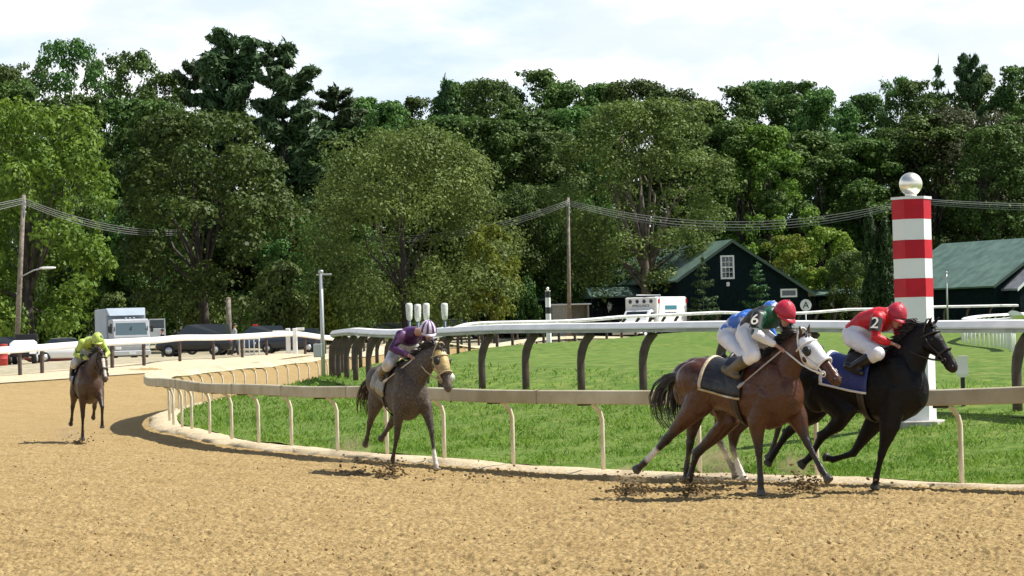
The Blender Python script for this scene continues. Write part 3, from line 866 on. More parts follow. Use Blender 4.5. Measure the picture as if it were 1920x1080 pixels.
plant('olive_shrub', V_LIME[0], 1470, 440, 252, 'light green bushy tree overhanging the right slope of the gabled barn', hw=70, ref_w=4.2, ref_h=6)
plant('olive_shrub', V_SHRUB[1], 520, 490, 220, 'olive bush between the short wooden post and the slim grey light pole', 'shrub', hw=75, ref_w=4, ref_h=3, parts=('crown', 'stems'))

# --- the wood behind: every crown its own tree
WOOD = 'trees of the wood behind the track'
LB = 'deciduous tree standing in the dense green wood behind the race track'
LBA = 'thin open-crowned tree whose top stands out against the sky at left'
back = [(10, 122, 60, 0), (70, 118, 62, 2), (135, 72, 85, 2), (205, 105, 60, 2), (258, 92, 78, 2), (318, 135, 60, 1), (690, 182, 60, 1), (745, 188, 58, 0), (800, 182, 60, 1), (868, 152, 62, 1), (925, 148, 62, 0),
        (1010, 130, 72, 1), (1080, 152, 66, 0), (1140, 156, 66, 0), (1205, 150, 74, 0), (1262, 166, 60, 1), (1318, 184, 55, 1), (1385, 160, 62, 1), (1445, 150, 62, 0), (1505, 152, 66, 1), (1562, 164, 62, 0),
        (1632, 176, 62, 1), (1695, 142, 52, 2), (1735, 150, 60, 1), (1860, 134, 66, 0), (1925, 122, 66, 1), (1985, 130, 66, 0), (-50, 130, 70, 0)]
for i, (px, top, hw, kind) in enumerate(back):
    D = 292 + (i * 37 % 23)
    if kind == 0: plant('forest_tree', V_WOOD[i % 4], px, top, D, LB, group=WOOD, hw=hw * 1.3, ref_w=4.4)
    elif kind == 1: plant('forest_tree', V_TALL[i % 3], px, top, D, LB, group=WOOD, hw=hw * 1.25, ref_w=3.7)
    else: plant('forest_tree', V_AIRY[i % 2], px, top, D, LBA if px < 400 else 'thin open-crowned tree top against the sky at right, left of the spruce', group='thin trees on the skyline', hw=hw, ref_w=3.8)
mid = [(-40, 215), (60, 150), (150, 175), (235, 185), (300, 190), (640, 245), (700, 238), (860, 215), (915, 225), (985, 205), (1035, 245), (1090, 200), (1300, 230), (1350, 240), (1520, 245), (1580, 250),
       (1630, 262), (1690, 240), (1745, 215), (1880, 235), (1950, 215), (1385, 225), (470, 240), (570, 270), (800, 225)]
for i, (px, top) in enumerate(mid):
    D = 262 + (i * 29 % 19)
    v = (V_WOOD[(i * 3 + 1) % 4], 4.4) if i % 3 else (V_TALL[i % 3], 3.7)
    plant('forest_tree', v[0], px, top, D, LB, group=WOOD, hw=78 + (i * 17 % 31), ref_w=v[1])
low = [(30, 330), (130, 365), (215, 372), (300, 360), (470, 375), (560, 400), (640, 420), (1000, 345), (1060, 360), (1120, 390), (1300, 385), (1360, 360), (1560, 372), (1620, 372), (1690, 390), (1760, 360), (1840, 352), (1920, 345), (940, 380), (250, 400)]
for i, (px, top) in enumerate(low):
    D = 247 + (i * 31 % 9)
    if 1180 < px: D += 22
    plant('forest_tree', V_OAK[(i * 5 + 2) % 4], px, top, D, LB, group=WOOD, hw=82 + (i * 13 % 29), ref_w=8.5)
for i in range(34):
    px = -60 + i * 60 + (i * 23 % 31)
    D = 240 + (i * 17 % 13) + (22 if px > 1080 else 0)
    plant('understorey_bush', V_SHRUB[i % 3], px, 508 + (i * 19 % 40) - (24 if px > 1080 else 0), D, 'dark leafy bush in the shade at the foot of the wood', 'bush', 'bushes at the foot of the wood', hw=48 + (i * 7 % 17), ref_w=4, ref_h=3, parts=('crown', 'stems'))
# ------------------------------------------------------------------ posts, poles and wires
M_RED = mat('red_paint', (0.50, 0.008, 0.022), 0.5, 0, var=0.12, scale=3, spec=0.25)
M_POLEW = mat('pole_white', (0.78, 0.78, 0.77), 0.45, 0, var=0.05, scale=2)
M_GOLD = mat('gilt_ball', (0.88, 0.84, 0.72), 0.34, 0.85, var=.06, scale=9)
M_CONC = mat('concrete', (0.36, 0.35, 0.31), 0.9, 0, var=0.25, scale=5, bump=0.4)
M_WOODP = mat('weathered_pole_wood', (0.20, 0.17, 0.135), 0.85, 0, var=0.35, scale=4, bump=0.4)
M_GALV = mat('galvanised_steel', (0.42, 0.44, 0.44), 0.45, 0.4)
M_WIRE = mat('cable', (0.20, 0.21, 0.20), 0.5)
M_BLACK = mat('black_paint', (0.012, 0.012, 0.013), 0.45)
M_BLUEP = mat('blue_grey_tube', (0.07, 0.10, 0.15), 0.5)
M_CANW = mat('white_canister', (0.66, 0.67, 0.62), 0.6, 0, col2=(0.36, 0.37, 0.33), scale=11, lo=0.5, hi=0.72)
M_RUBBER = mat('tyre_rubber', (0.015, 0.015, 0.016), 0.8)
M_GLASS = mat('dark_glass', (0.02, 0.028, 0.033), 0.06, 0, spec=0.8)

def spot(px, D, lift=0.0):
    z = 0.5
    for _ in range(4):
        x = PX(px, D, z); z = h1(x, D)
    return Vector((x, D, z + lift))
def zof(py, px, D):
    """height seen at photo row py in column px at depth D"""
    v = (px - 960) * sr + (py - 540) * cr
    return EYE - (v - 88) * D / F

def text_mesh(name, body, size, depth, m):
    cu = bpy.data.curves.new(name, 'FONT'); cu.body = body; cu.size = size; cu.extrude = depth; cu.align_x = 'CENTER'; cu.align_y = 'CENTER'
    o = bpy.data.objects.new('tmp', cu); COL.objects.link(o)
    dg = bpy.context.evaluated_depsgraph_get()
    me = bpy.data.meshes.new_from_object(o.evaluated_get(dg)); me.name = name
    bpy.data.objects.remove(o); bpy.data.curves.remove(cu)
    me.materials.clear(); me.materials.append(m)
    return me

def striped_pole(px, D, top, w, bands, mats, label, cat='marker pole', footing=True):
    p = spot(px, D); zt = zof(top, px, D) - p.z
    root = empty('striped_pole', p); tag(root, label, cat)
    hexa = lambda r, z: [(r * math.cos(PI / 3 * k + PI / 3), r * math.sin(PI / 3 * k + PI / 3), z) for k in range(6)]
    zs = [zt] + [zof(b, px, D) - p.z for b in bands] + [0.12 if footing else -0.1]
    r = w / 2
    for i in range(len(zs) - 1):
        mb = MB(); e = 0.004 if i % 2 == 0 else 0.0
        mb.loft([hexa(r + e, zs[i + 1]), hexa(r + e, zs[i])], True, True, 0, False)
        mb.build('band', mats[i % 2], root)
    mb = MB(); mb.loft([hexa(r * 1.06, zt + 0.001), hexa(r * 1.06, zt + 0.04)], True, True, 0, False); mb.build('cap', M_POLEW, root)
    mb = MB(); mb.tube([(0, 0, zt + .04), (0, 0, zt + .10)], r * 0.3, 12); br = w * 0.30
    ball(mb, (0, 0, zt + 0.06 + br), br, 28, 18); mb.build('ball', M_GOLD, root)
    if footing:
        mb = MB(); mb.loft([hexa(r * 1.55, -0.25), hexa(r * 1.5, 0.10), hexa(r * 1.35, 0.12)], True, True, 0, False); mb.build('footing', M_CONC, root)
    return root
striped_pole(1720, 43.5, 374, 0.585, (411, 450, 485, 522, 557), (M_RED, M_POLEW), 'big hexagonal red and white banded pole topped by a gilt ball')
striped_pole(1030, 173, 546, 0.32, (558, 576, 588), (M_BLACK, M_POLEW), 'small far black and white banded pole with a pale ball', footing=False)

for i, (px, t, lab) in enumerate(((771, 568, 'leftmost of four thin posts with white canister tops behind the purple rider'), (787, 570, 'second from left of four thin posts with white canister tops'),
                         (803, 568, 'third from left of four white-topped thin posts, dirtier canister'), (837, 568, 'rightmost, separate thin post with white canister top behind muddy horse'))):
    D = 68 + i * 0.4; p = spot(px, D); zt = zof(t, px, D) - p.z
    root = empty('canister_post', p); tag(root, lab, 'post', 'thin posts with white canister tops')
    mb = MB(); mb.tube([(0, 0, -.1), (0, 0, zt - .2)], 0.034, 8); mb.build('post', M_BLUEP, root)
    mb = MB(); mb.lathe([(0.03, zt - .42), (0.065, zt - .38), (0.074, zt - .29), (0.084, zt - .06), (0.072, zt - .015), (0.03, zt)], 14); mb.build('canister', M_CANW, root)
p = spot(846, 60); z = zof(700, 846, 60) - p.z
root = empty('marker_stake', p); tag(root, 'short white round-topped marker just behind the dusty rail by the muddy horse', 'marker')
mb = MB(); mb.tube([(0, 0, -.1), (0, 0, z - .1)], 0.02, 8); mb.build('stake', M_BLACK, root)
mb = MB(); mb.lathe([(0.04, z - .18), (0.085, z - .16), (0.085, z - .05), (0.05, z)], 14); mb.build('cap', M_CANW, root)
p = spot(1806, 45.5); z = zof(667, 1803, 45.5) - p.z
root = empty('marker_box', p); tag(root, 'small white box on a dark stake right of the big striped pole', 'marker')
mb = MB(); mb.box((0, 0, z * .4 - .15), (0.06, 0.06, z * .9 + .2)); mb.build('stake', M_BLACK, root)
mb = MB(); mb.loft([[(sx * w, sy * w * .8, zz) for sx, sy in ((-1, -1), (1, -1), (1, 1), (-1, 1))] for w, zz in ((.06, z - .34), (.085, z - .29), (.075, z - .04), (.085, z - .035), (.085, z))], True, True, 0, False)
mb.build('box', M_POLEW, root)

# slim grey light pole in the grass by the far bend
p = spot(607, 117); zt = zof(509, 596, 117) - p.z
root = empty('light_pole', p); tag(root, 'slim grey light pole with small lamp and grey box, at the bend of the rails', 'light pole')
mb = MB(); mb.tube([(0, 0, -.2), (0, 0, zt)], [0.095, 0.07], 10); mb.build('pole', M_GALV, root)
mb = MB(); mb.box((0.12, 0, zt - .13), (0.62, 0.12, 0.07), bev=.02); mb.lathe([(0.06, zt - .1), (0.1, zt - .05), (0.1, zt + .04), (0.04, zt + .06)], 10); mb.build('lamp', M_GALV, root)
mb = MB(); zb = zof(657, 600, 117) - p.z; mb.box((-0.2, -0.1, zb), (0.34, 0.2, 0.55), bev=.02); mb.box((-0.2, -0.21, zb), (0.28, .02, .46)); mb.build('control_box', M_GALV, root)

def utility_pole(px, py_base, D, px_top, py_top, r, label, arm=None):
    p = spot(px, D); zt = zof(py_top, px_top, D); xt = PX(px_top, D, zt)
    root = empty('utility_pole', p); tag(root, label, 'utility pole')
    t = Vector((xt - p.x, 0, zt - p.z))
    mb = MB(); mb.tube([(0, 0, -.3), tuple(t * .5), tuple(t)], [r, r * .85, r * .7], 10); mb.build('pole', M_WOODP, root)
    mb = MB(); c = t * 0.975
    for k in range(3):
        mb.lathe([(0.03, 0), (0.06, 0.03), (0.05, 0.08), (0.07, 0.11), (0.03, 0.16)], 8, c=(c.x + r * .6, -r * .4 - .05, c.z - .35 - k * .32))
    mb.box((c.x + r * .3, -r * .6, c.z - .6), (0.08, .1, 1.1)); mb.build('insulators', M_GALV, root)
    if arm:
        ax, ay0, ax1, ay1 = arm
        z0 = zof(ay0, ax, D) - p.z; z1 = zof(ay1, ax1, D) - p.z; x1 = PX(ax1, D, z1 + p.z) - p.x; xa = t.x * z0 / t.z
        mb = MB(); mb.tube([(xa, -.1, z0), (xa + (x1 - xa) * .4, -.35, z1 - .1), (xa + (x1 - xa) * .62, -.4, z1)], 0.045, 7); mb.build('arm', M_GALV, root)
        mb = MB(); mb.loft([[(xa + (x1 - xa) * f, -.4 + w * math.cos(a), z1 + .03 + hh * math.sin(a)) for a in [k * PI / 4 for k in range(8)]] for f, w, hh in ((.56, .05, .05), (.66, .14, .09), (.9, .16, .08), (1.0, .06, .05))])
        mb.build('lamp_head', M_WHITE, root)
    return Vector((p.x + t.x, D, p.z + t.z))
A1 = utility_pole(30, 640, 196, 44, 365, .2, 'tall wooden utility pole with a street lamp arm at the far left', (42, 520, 106, 503))
A2 = utility_pole(1068, 595, 226, 1065, 370, .17, 'thin wooden utility pole standing alone between the olive tree and the barn')
A3 = utility_pole(1712, 590, 222, 1713, 366, .17, 'wooden utility pole almost hidden behind the big striped pole')
p = spot(431, 192); zt = zof(560, 431, 192) - p.z
mb = MB(); mb.tube([(0, 0, -.3), (0, 0, zt * .6), (0, 0, zt)], [.19, .17, .16], 10); mb.lathe([(.17, zt - .02), (.18, zt + .03), (.05, zt + .09)], 10)
o = mb.build('wooden_post', M_WOODP); o.location = p; tag(o, 'cut-off bare wooden post right of the truck, behind dark parked cars', 'post')

def wires(a, b, sag, label, n=4, off=.35):
    mb = MB()
    for k in range(n):
        q = 16; dz = -.25 - k * off * .36
        pts = []
        for i in range(q + 1):
            t = i / q; p = a.lerp(b, t); s_ = sag * (1 + .05 * k)
            pts.append((p.x, p.y - .25 - .1 * (k % 2), p.z + dz - 4 * s_ * t * (1 - t)))
        mb.tube(pts, 0.022, 5)
    o = mb.build('power_line', M_WIRE); tag(o, label, 'power line'); return o
A0 = Vector((PX(-900, 175, 12), 175, A1.z + .5)); A4 = Vector((PX(2500, 225, 12), 225, A3.z + .3))
wires(A0, A1, 1.9, 'bundle of cables running off left from the street lamp pole')
wires(A1, Vector((PX(345, 238, 8), 238, zof(432, 345, 238) + .3)), .7, 'bundle of cables running from the street lamp pole into the trees')
wires(A2, Vector((PX(690, 226, 8), 226, zof(445, 690, 226) + .3)), .8, 'bundle of cables from the lone pole down into the olive tree')
wires(A2, A3, 1.75, 'sagging bundle of cables between the lone pole and the striped pole')
wires(A3, A4, 0.9, 'cables running off right from behind the gilt ball')
p = spot(1777, 205); zt = zof(512, 1776, 205) - p.z
root = empty('thin_mast', p); tag(root, 'thin pale mast with short crossbar before the right barn', 'mast')
mb = MB(); mb.tube([(0, 0, -.1), (0, 0, zt)], [.07, .05], 8); mb.build('mast', M_GALV, root)
mb = MB(); mb.box((0, 0, zt - .28), (.6, .1, .08)); ball(mb, (0, 0, zt + .04), .09); mb.build('crossbar', M_GALV, root)

# ------------------------------------------------------------------ barns
M_ROOF = mat('green_roof', (0.095, 0.16, 0.125), 0.55, 0, var=0.25, scale=1.2, bump=0.1)
M_ROOFE = mat('roof_edge', (0.055, 0.085, 0.068), 0.7, spec=.2)
M_ROOFB = mat('grey_porch_roof', (0.17, 0.18, 0.20), 0.7, 0, var=0.2, scale=2)
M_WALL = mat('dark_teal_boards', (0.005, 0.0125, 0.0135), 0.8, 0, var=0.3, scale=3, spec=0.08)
M_TRIM = mat('white_trim', (0.72, 0.74, 0.72), 0.5)
M_STALL_SHADE = mat('stall_shade_black', (0.006, 0.007, 0.007), 0.9)  # near-black colour standing in for the shade inside open stalls

def window(root, x, z, w, h, y=-0.03, cols=3, rows=4, fr=0.13):
    f = MB()
    f.box((x - w / 2 + fr / 2, y, z), (fr, .1, h)); f.box((x + w / 2 - fr / 2, y, z), (fr, .1, h))
    f.box((x, y, z + h / 2 - fr / 2), (w - 2 * fr, .1, fr)); f.box((x, y, z - h / 2 + fr / 2), (w - 2 * fr, .1, fr))
    iw, ih = w - 2 * fr, h - 2 * fr
    for c in range(1, cols): f.box((x - iw / 2 + iw * c / cols, y + .01, z), (.035, .05, ih))
    for r in range(1, rows): f.box((x, y + .013, z - ih / 2 + ih * r / rows), (iw, .05, .1 if (rows == 4 and r == 2) else .035))
    o = f.build('window', M_TRIM, root)
    g_ = MB(); g_.box((x, y + .035, z), (iw, .02, ih)); g_.build('pane', M_GLASS, o)
    return o

def gable_barn(loc, yaw, l, r, zl, zr, zt, length, label, ridge=0.0, over=0.45):
    root = empty('barn', loc, yaw); tag(root, label, 'barn')
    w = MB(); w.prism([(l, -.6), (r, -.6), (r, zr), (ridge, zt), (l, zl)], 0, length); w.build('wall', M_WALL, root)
    ro = MB()
    for (x0, z0) in ((l, zl), (r, zr)):
        sl_ = (z0 - zt) / (x0 - ridge); sgn = 1 if x0 > ridge else -1
        xe = x0 + sgn * over; ze = zt + sl_ * (xe - ridge)
        a = Vector((ridge, 0, zt)); b = Vector((xe, 0, ze)); n = Vector((-(b - a).z, 0, (b - a).x)).normalized()
        if n.z < 0: n = -n
        t0, t1 = .01, .16
        poly = [(a.x + n.x * t0 * 0, a.z + t0), (b.x + n.x * t0, b.z + n.z * t0), (b.x + n.x * t1, b.z + n.z * t1), (a.x, a.z + t1 * 1.15)]
        ro.prism(poly, -over, length + over)
    o = ro.build('roof', M_ROOF, root)
    e = MB()
    for (x0, z0) in ((l, zl), (r, zr)):
        sl_ = (z0 - zt) / (x0 - ridge); sgn = 1 if x0 > ridge else -1; xe = x0 + sgn * over; ze = zt + sl_ * (xe - ridge)
        e.prism([(ridge, zt - .08), (xe, ze - .08), (xe, ze + .15), (ridge, zt + .18)], -over - .06, -over - .002)
    e.build('fascia', M_ROOFE, o)
    return root

D = 231
zb = 1.7
b1 = Vector((PX(1372, D, 6), D, zb))
ZT = zof(453, 1372, D) - zb
barn = gable_barn(b1, R(13), -4.3, 6.4, ZT - 2.85, ZT - 4.2, ZT, 29, 'dark teal gabled barn with green roof and white gable window')
window(barn, -0.35, zof(501, 1363, D) - zb, 1.15, 1.9)
window(barn, 4.75, zof(549, 1481, D) - zb, 1.4, .68, cols=1, rows=1)
mb = MB(); mb.box((-0.35, -.08, zof(533, 1364, D) - zb), (.26, .16, .34), bev=.03); mb.build('wall_lamp', M_TRIM, barn)
mb = MB()
for k in range(3): mb.box((-4.7 - k * .004, 6 + k * .5, ZT - 2.0), (.02, .02, .02))
sg = empty('round_sign', b1 + Matrix.Rotation(R(13), 3, 'Z') @ Vector((6.05, -.35, zof(572, 1511, D) - zb)), R(13))
tag(sg, 'round white sign with a dark letter A at the barn corner', 'sign')
mb = MB(); mb.tube([(0, 0, 0), (0, -.05, 0)], .48, 28, 0, False); mb.tube([(0, .03, -.4), (0, .03, -2.6)], .05, 6); mb.build('disc', M_TRIM, sg)
a = link('letter', text_mesh('letter', 'A', .78, .012, M_BLACK), sg); a.location = (0, -.066, -.01); a.rotation_euler = (PI / 2, 0, 0)

# low stable sheds either side of it
def shed(px0, px1, D, y_ridge, y_eave, depth, yaw, label, bays=6):
    x0, x1 = PX(px0, D, 4), PX(px1, D, 4); wdt = x1 - x0
    p = Vector(((x0 + x1) / 2, D, h1((x0 + x1) / 2, D) - .1)); root = empty('stable_shed', p, yaw); tag(root, label, 'shed')
    ze = zof(y_eave, (px0 + px1) / 2, D) - p.z; zr = zof(y_ridge, (px0 + px1) / 2, D) - p.z
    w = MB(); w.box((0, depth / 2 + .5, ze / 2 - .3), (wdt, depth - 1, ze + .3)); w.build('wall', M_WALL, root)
    r = MB()
    r.add([(-wdt / 2 - .3, -.7, ze - .1), (wdt / 2 + .3, -.7, ze - .1), (wdt / 2 + .3, depth / 2, zr), (-wdt / 2 - .3, depth / 2, zr), (wdt / 2 + .3, depth + .5, ze - .1), (-wdt / 2 - .3, depth + .5, ze - .1),
           (-wdt / 2 - .3, -.7, ze - .22), (wdt / 2 + .3, -.7, ze - .22), (wdt / 2 + .3, depth + .5, ze - .22), (-wdt / 2 - .3, depth + .5, ze - .22)],
          [(0, 1, 2, 3), (3, 2, 4, 5), (6, 9, 8, 7), (0, 6, 7, 1), (5, 4, 8, 9), (0, 3, 5, 9, 6), (1, 7, 8, 4, 2)])
    r.build('roof', M_ROOF, root)
    for k in range(bays + 1):
        q = MB(); x = -wdt / 2 + .1 + (wdt - .2) * k / bays; q.box((x, -.35, ze / 2 - .3), (.14, .14, ze + .1)); q.build('post', M_WALL, root)
    for k in range(bays):
        x = -wdt / 2 + (wdt) * (k + .5) / bays
        q = MB(); q.box((x - .3, .985, ze * .36), (1.1, .04, ze * .75)); q.build('stall_shade_panel', M_STALL_SHADE, root)  # flat black panel on the wall paints the dark of an open stall
        if k % 2 == 0:
            q = MB(); q.lathe([(.03, ze - .42), (.16, ze - .75), (.2, ze - 1.0), (.07, ze - 1.5)], 8, c=(x + .7, -.3, 0)); q.build('hay_net', M_CANW, root)
    return root
shed(1112, 1285, 240, 536, 552, 6, R(4), 'low dark open-fronted stable shed left of the gabled barn, behind the ambulance')
shed(1532, 1705, 246, 540, 548, 6, R(2), 'low dark stable shed with green roof behind the columnar evergreens', 7)
shed(905, 1028, 246, 545, 560, 5, R(-2), 'low dark stable shed in the shade right of the lime-green tree', 5)
p = spot(1072, 234); root = empty('booth', p, R(6)); tag(root, 'small pale booth with a dark opening beside the lone utility pole', 'booth')
zt = zof(572, 1072, 234) - p.z; wd = 70 / (F / 234)
mb = MB(); mb.box((-wd * .28, 1, zt / 2), (wd * .44, 2, zt)); mb.box((wd * .47, 1, zt / 2), (.12, 2, zt)); mb.box((wd * .2, 1.9, zt / 2), (wd * .5, .1, zt)); mb.build('wall', mat('booth_wall', (.30, .29, .25), .7, var=.15), root)
mb = MB(); mb.box((0, 1, zt + .06), (wd + .3, 2.4, .12), bev=.03); mb.build('roof', M_TRIM, root)

D = 225
zb = 1.8
b2 = Vector((PX(1857, D, 4.7), D, zb)); ang = R(27)
ze = zof(538, 1857, D) - zb; ZT2 = ze + 3.75
ctr = b2 + Matrix.Rotation(ang, 3, 'Z') @ Vector((6.2, 0, 0))
barn2 = gable_barn(ctr, ang, -6.2 + .45, 6.2, ze + .25, ze, ZT2, 14.5, 'long dark barn with big green roof slope right of the striped pole', over=.5)
pr = MB()
pz = zof(546, 1860, D) - zb
pr.prism([(-5.2, pz), (-2.9, pz + 1.75), (-0.6, pz), (-0.6, pz + .16), (-2.9, pz + 1.93), (-5.2, pz + .16)], -2.2, -.02); o = pr.build('porch_roof', M_ROOFB, barn2)
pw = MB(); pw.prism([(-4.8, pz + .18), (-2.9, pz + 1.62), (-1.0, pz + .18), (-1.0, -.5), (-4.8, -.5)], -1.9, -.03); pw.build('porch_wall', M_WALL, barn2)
pt = MB()
for x0, z0, x1, z1 in ((-5.25, pz + .02, -2.9, pz + 1.8), (-2.9, pz + 1.8, -.55, pz + .02)):
    pt.add([(x0, -2.25, z0 - .1), (x1, -2.25, z1 - .1), (x1, -2.25, z1 + .14), (x0, -2.25, z0 + .14), (x0, -2.204, z0 - .1), (x1, -2.204, z1 - .1), (x1, -2.204, z1 + .14), (x0, -2.204, z0 + .14)],
           [(0, 1, 2, 3), (7, 6, 5, 4), (0, 4, 5, 1), (3, 2, 6, 7), (0, 3, 7, 4), (1, 5, 6, 2)])
pt.build('porch_trim', M_TRIM, barn2)
window(barn2, -2.9, pz - .75, 1.5, 1.5, y=-1.94, cols=2, rows=2)

# ------------------------------------------------------------------ vehicles
M_TRUCK = mat('grey_truck_paint', (0.40, 0.42, 0.44), 0.4, 0, var=0.08, scale=2)
M_TRUCKB = mat('pale_blue_grey_panel', (0.32, 0.38, 0.44), 0.45, 0, var=0.06, scale=1)
M_CHROME = mat('bumper_metal', (0.55, 0.57, 0.58), 0.35, 0.5)
M_LAMP = mat('lamp_lens', (0.85, 0.83, 0.75), 0.1)
M_WHITEV = mat('white_vehicle_paint', (0.82, 0.83, 0.83), 0.3)
M_GREENV = mat('green_stripe', (0.10, 0.26, 0.22), 0.4)
M_NAVY = mat('navy_mark', (0.03, 0.045, 0.10), 0.5)
M_TEAL = mat('teal_mark', (0.05, 0.20, 0.26), 0.5)
M_REDL = mat('red_lens', (0.55, 0.015, 0.02), 0.2)

def wheel(root, x, y, r, w=.24, name='wheel'):
    t = MB(); t.tube([(x, y - w / 2, r), (x, y - w / 2 + .03, r), (x, y + w / 2 - .03, r), (x, y + w / 2, r)], [r * .9, r, r, r * .9], 18)
    o = t.build(name, M_RUBBER, root)
    q = MB(); q.tube([(x, y - w / 2 - .012, r), (x, y + w / 2 + .012, r)], r * .55, 12); q.build('rim', M_CHROME, o)
    return o

def box_truck(loc, yaw):
    t = empty('box_truck', loc, yaw); tag(t, 'grey box truck with its left cab door swung open, parked behind the left rail', 'truck')
    b = MB(); b.box((-3.3, 0, 2.15), (4.6, 2.46, 2.5), bev=.05); b.build('cargo_box', M_TRUCKB, t)
    b = MB(); b.add([(-1.0, -1.2, 3.0), (-1.0, 1.2, 3.0), (-1.0, 1.2, 3.42), (-1.0, -1.2, 3.42), (-0.35, -1.1, 2.95), (-.35, 1.1, 2.95)], [(0, 4, 5, 1), (3, 2, 5, 4), (0, 3, 4), (1, 5, 2), (0, 1, 2, 3)]); b.build('wind_deflector', M_TRUCKB, t)
    c = MB()
    prof = [(-.95, .75), (1.0, .75), (1.08, 1.0), (1.05, 1.62), (.72, 2.62), (.55, 2.72), (-.95, 2.72)]
    rings = []
    for yy, ins in ((-1.13, .06), (-1.08, 0), (1.08, 0), (1.13, .06)):
        rings.append([(x - ins * (1 if x > 0 else -1), yy, z - ins * (1 if z > 1.6 else -1)) for x, z in prof])
    c.loft(rings, True, True, 0, False); cab = c.build('cab', M_TRUCK, t)
    g_ = MB()
    # windscreen follows the raked front
    f = lambda z: 1.05 + (z - 1.62) * (-.33) + .008
    g_.add([(f(1.74), -.98, 1.74), (f(1.74), .98, 1.74), (f(2.48), .92, 2.48), (f(2.48), -.92, 2.48), (f(1.74) - .02, -.98, 1.74), (f(1.74) - .02, .98, 1.74), (f(2.48) - .02, .92, 2.48), (f(2.48) - .02, -.92, 2.48)],
           [(0, 1, 2, 3), (7, 6, 5, 4), (0, 4, 5, 1), (3, 2, 6, 7), (0, 3, 7, 4), (1, 5, 6, 2)])
    g_.build('windscreen', mat('windscreen', (.10, .14, .155), .08, spec=.8), t)
    g_ = MB()
    for y0 in (-1.02, 1.0, 0):
        g_.box((f(2.1) + .02, y0, 2.1), (.03, .05, .3))
    g_.build('wiper', M_BLACK, cab)
    q = MB(); q.box((1.09, 0, 1.42), (.03, 1.35, .14)); q.build('grille', mat('truck_grille', (.06, .065, .07), .6), t)
    q = MB(); q.box((1.12, 0, .62), (.16, 2.3, .3), bev=.04); q.build('bumper', M_CHROME, t)
    for y0 in (-.86, .86):
        q = MB(); q.box((1.085, y0, .93), (.05, .36, .18), bev=.02); q.build('headlight', M_LAMP, t)
        q = MB(); q.box((.75, y0 * 1.52, 2.1), (.06, .18, .42), bev=.02); q.tube([(.8, y0 * 1.3, 2.2), (.75, y0 * 1.5, 2.2)], .015, 6); q.build('mirror', M_BLACK, t)
    q = MB()
    for k in range(3): q.box((.5, -.25 + k * .25, 2.77), (.16, .12, .09), bev=.02)
    q.build('roof_light', M_CHROME, t)
    q = MB(); q.box((1.2, 0, .62), (.02, .42, .16)); q.build('number_plate', M_TRIM, t)
    d = MB(); d.box((.25, 1.72, 1.62), (.07, 1.05, .95), bev=.02); 
    for (yy, zz, dy, dz) in ((1.24, 2.35, .07, .6), (2.2, 2.35, .07, .6), (1.72, 2.66, 1.03, .07)): d.box((.25, yy, zz), (.06, dy, dz))
    dd = d.build('door', M_TRUCK, t)
    g_ = MB(); g_.box((.25, 1.72, 2.36), (.02, .88, .54)); g_.build('window', M_GLASS, dd)
    g_ = MB(); g_.box((.23, -1.14, 2.15), (.8, .02, .6)); g_.build('side_window', M_GLASS, t)
    q = MB(); q.box((-2.4, 0, .72), (6.0, .9, .22)); q.box((.4, 0, .55), (1.2, 1.9, .3)); q.build('chassis', M_BLACK, t)
    for x0 in (.15, -3.9):
        for y0 in (-.95, .95): wheel(t, x0, y0, .46, .3)
    return t
p = spot(243, 178); box_truck(p, R(-90 + 17))

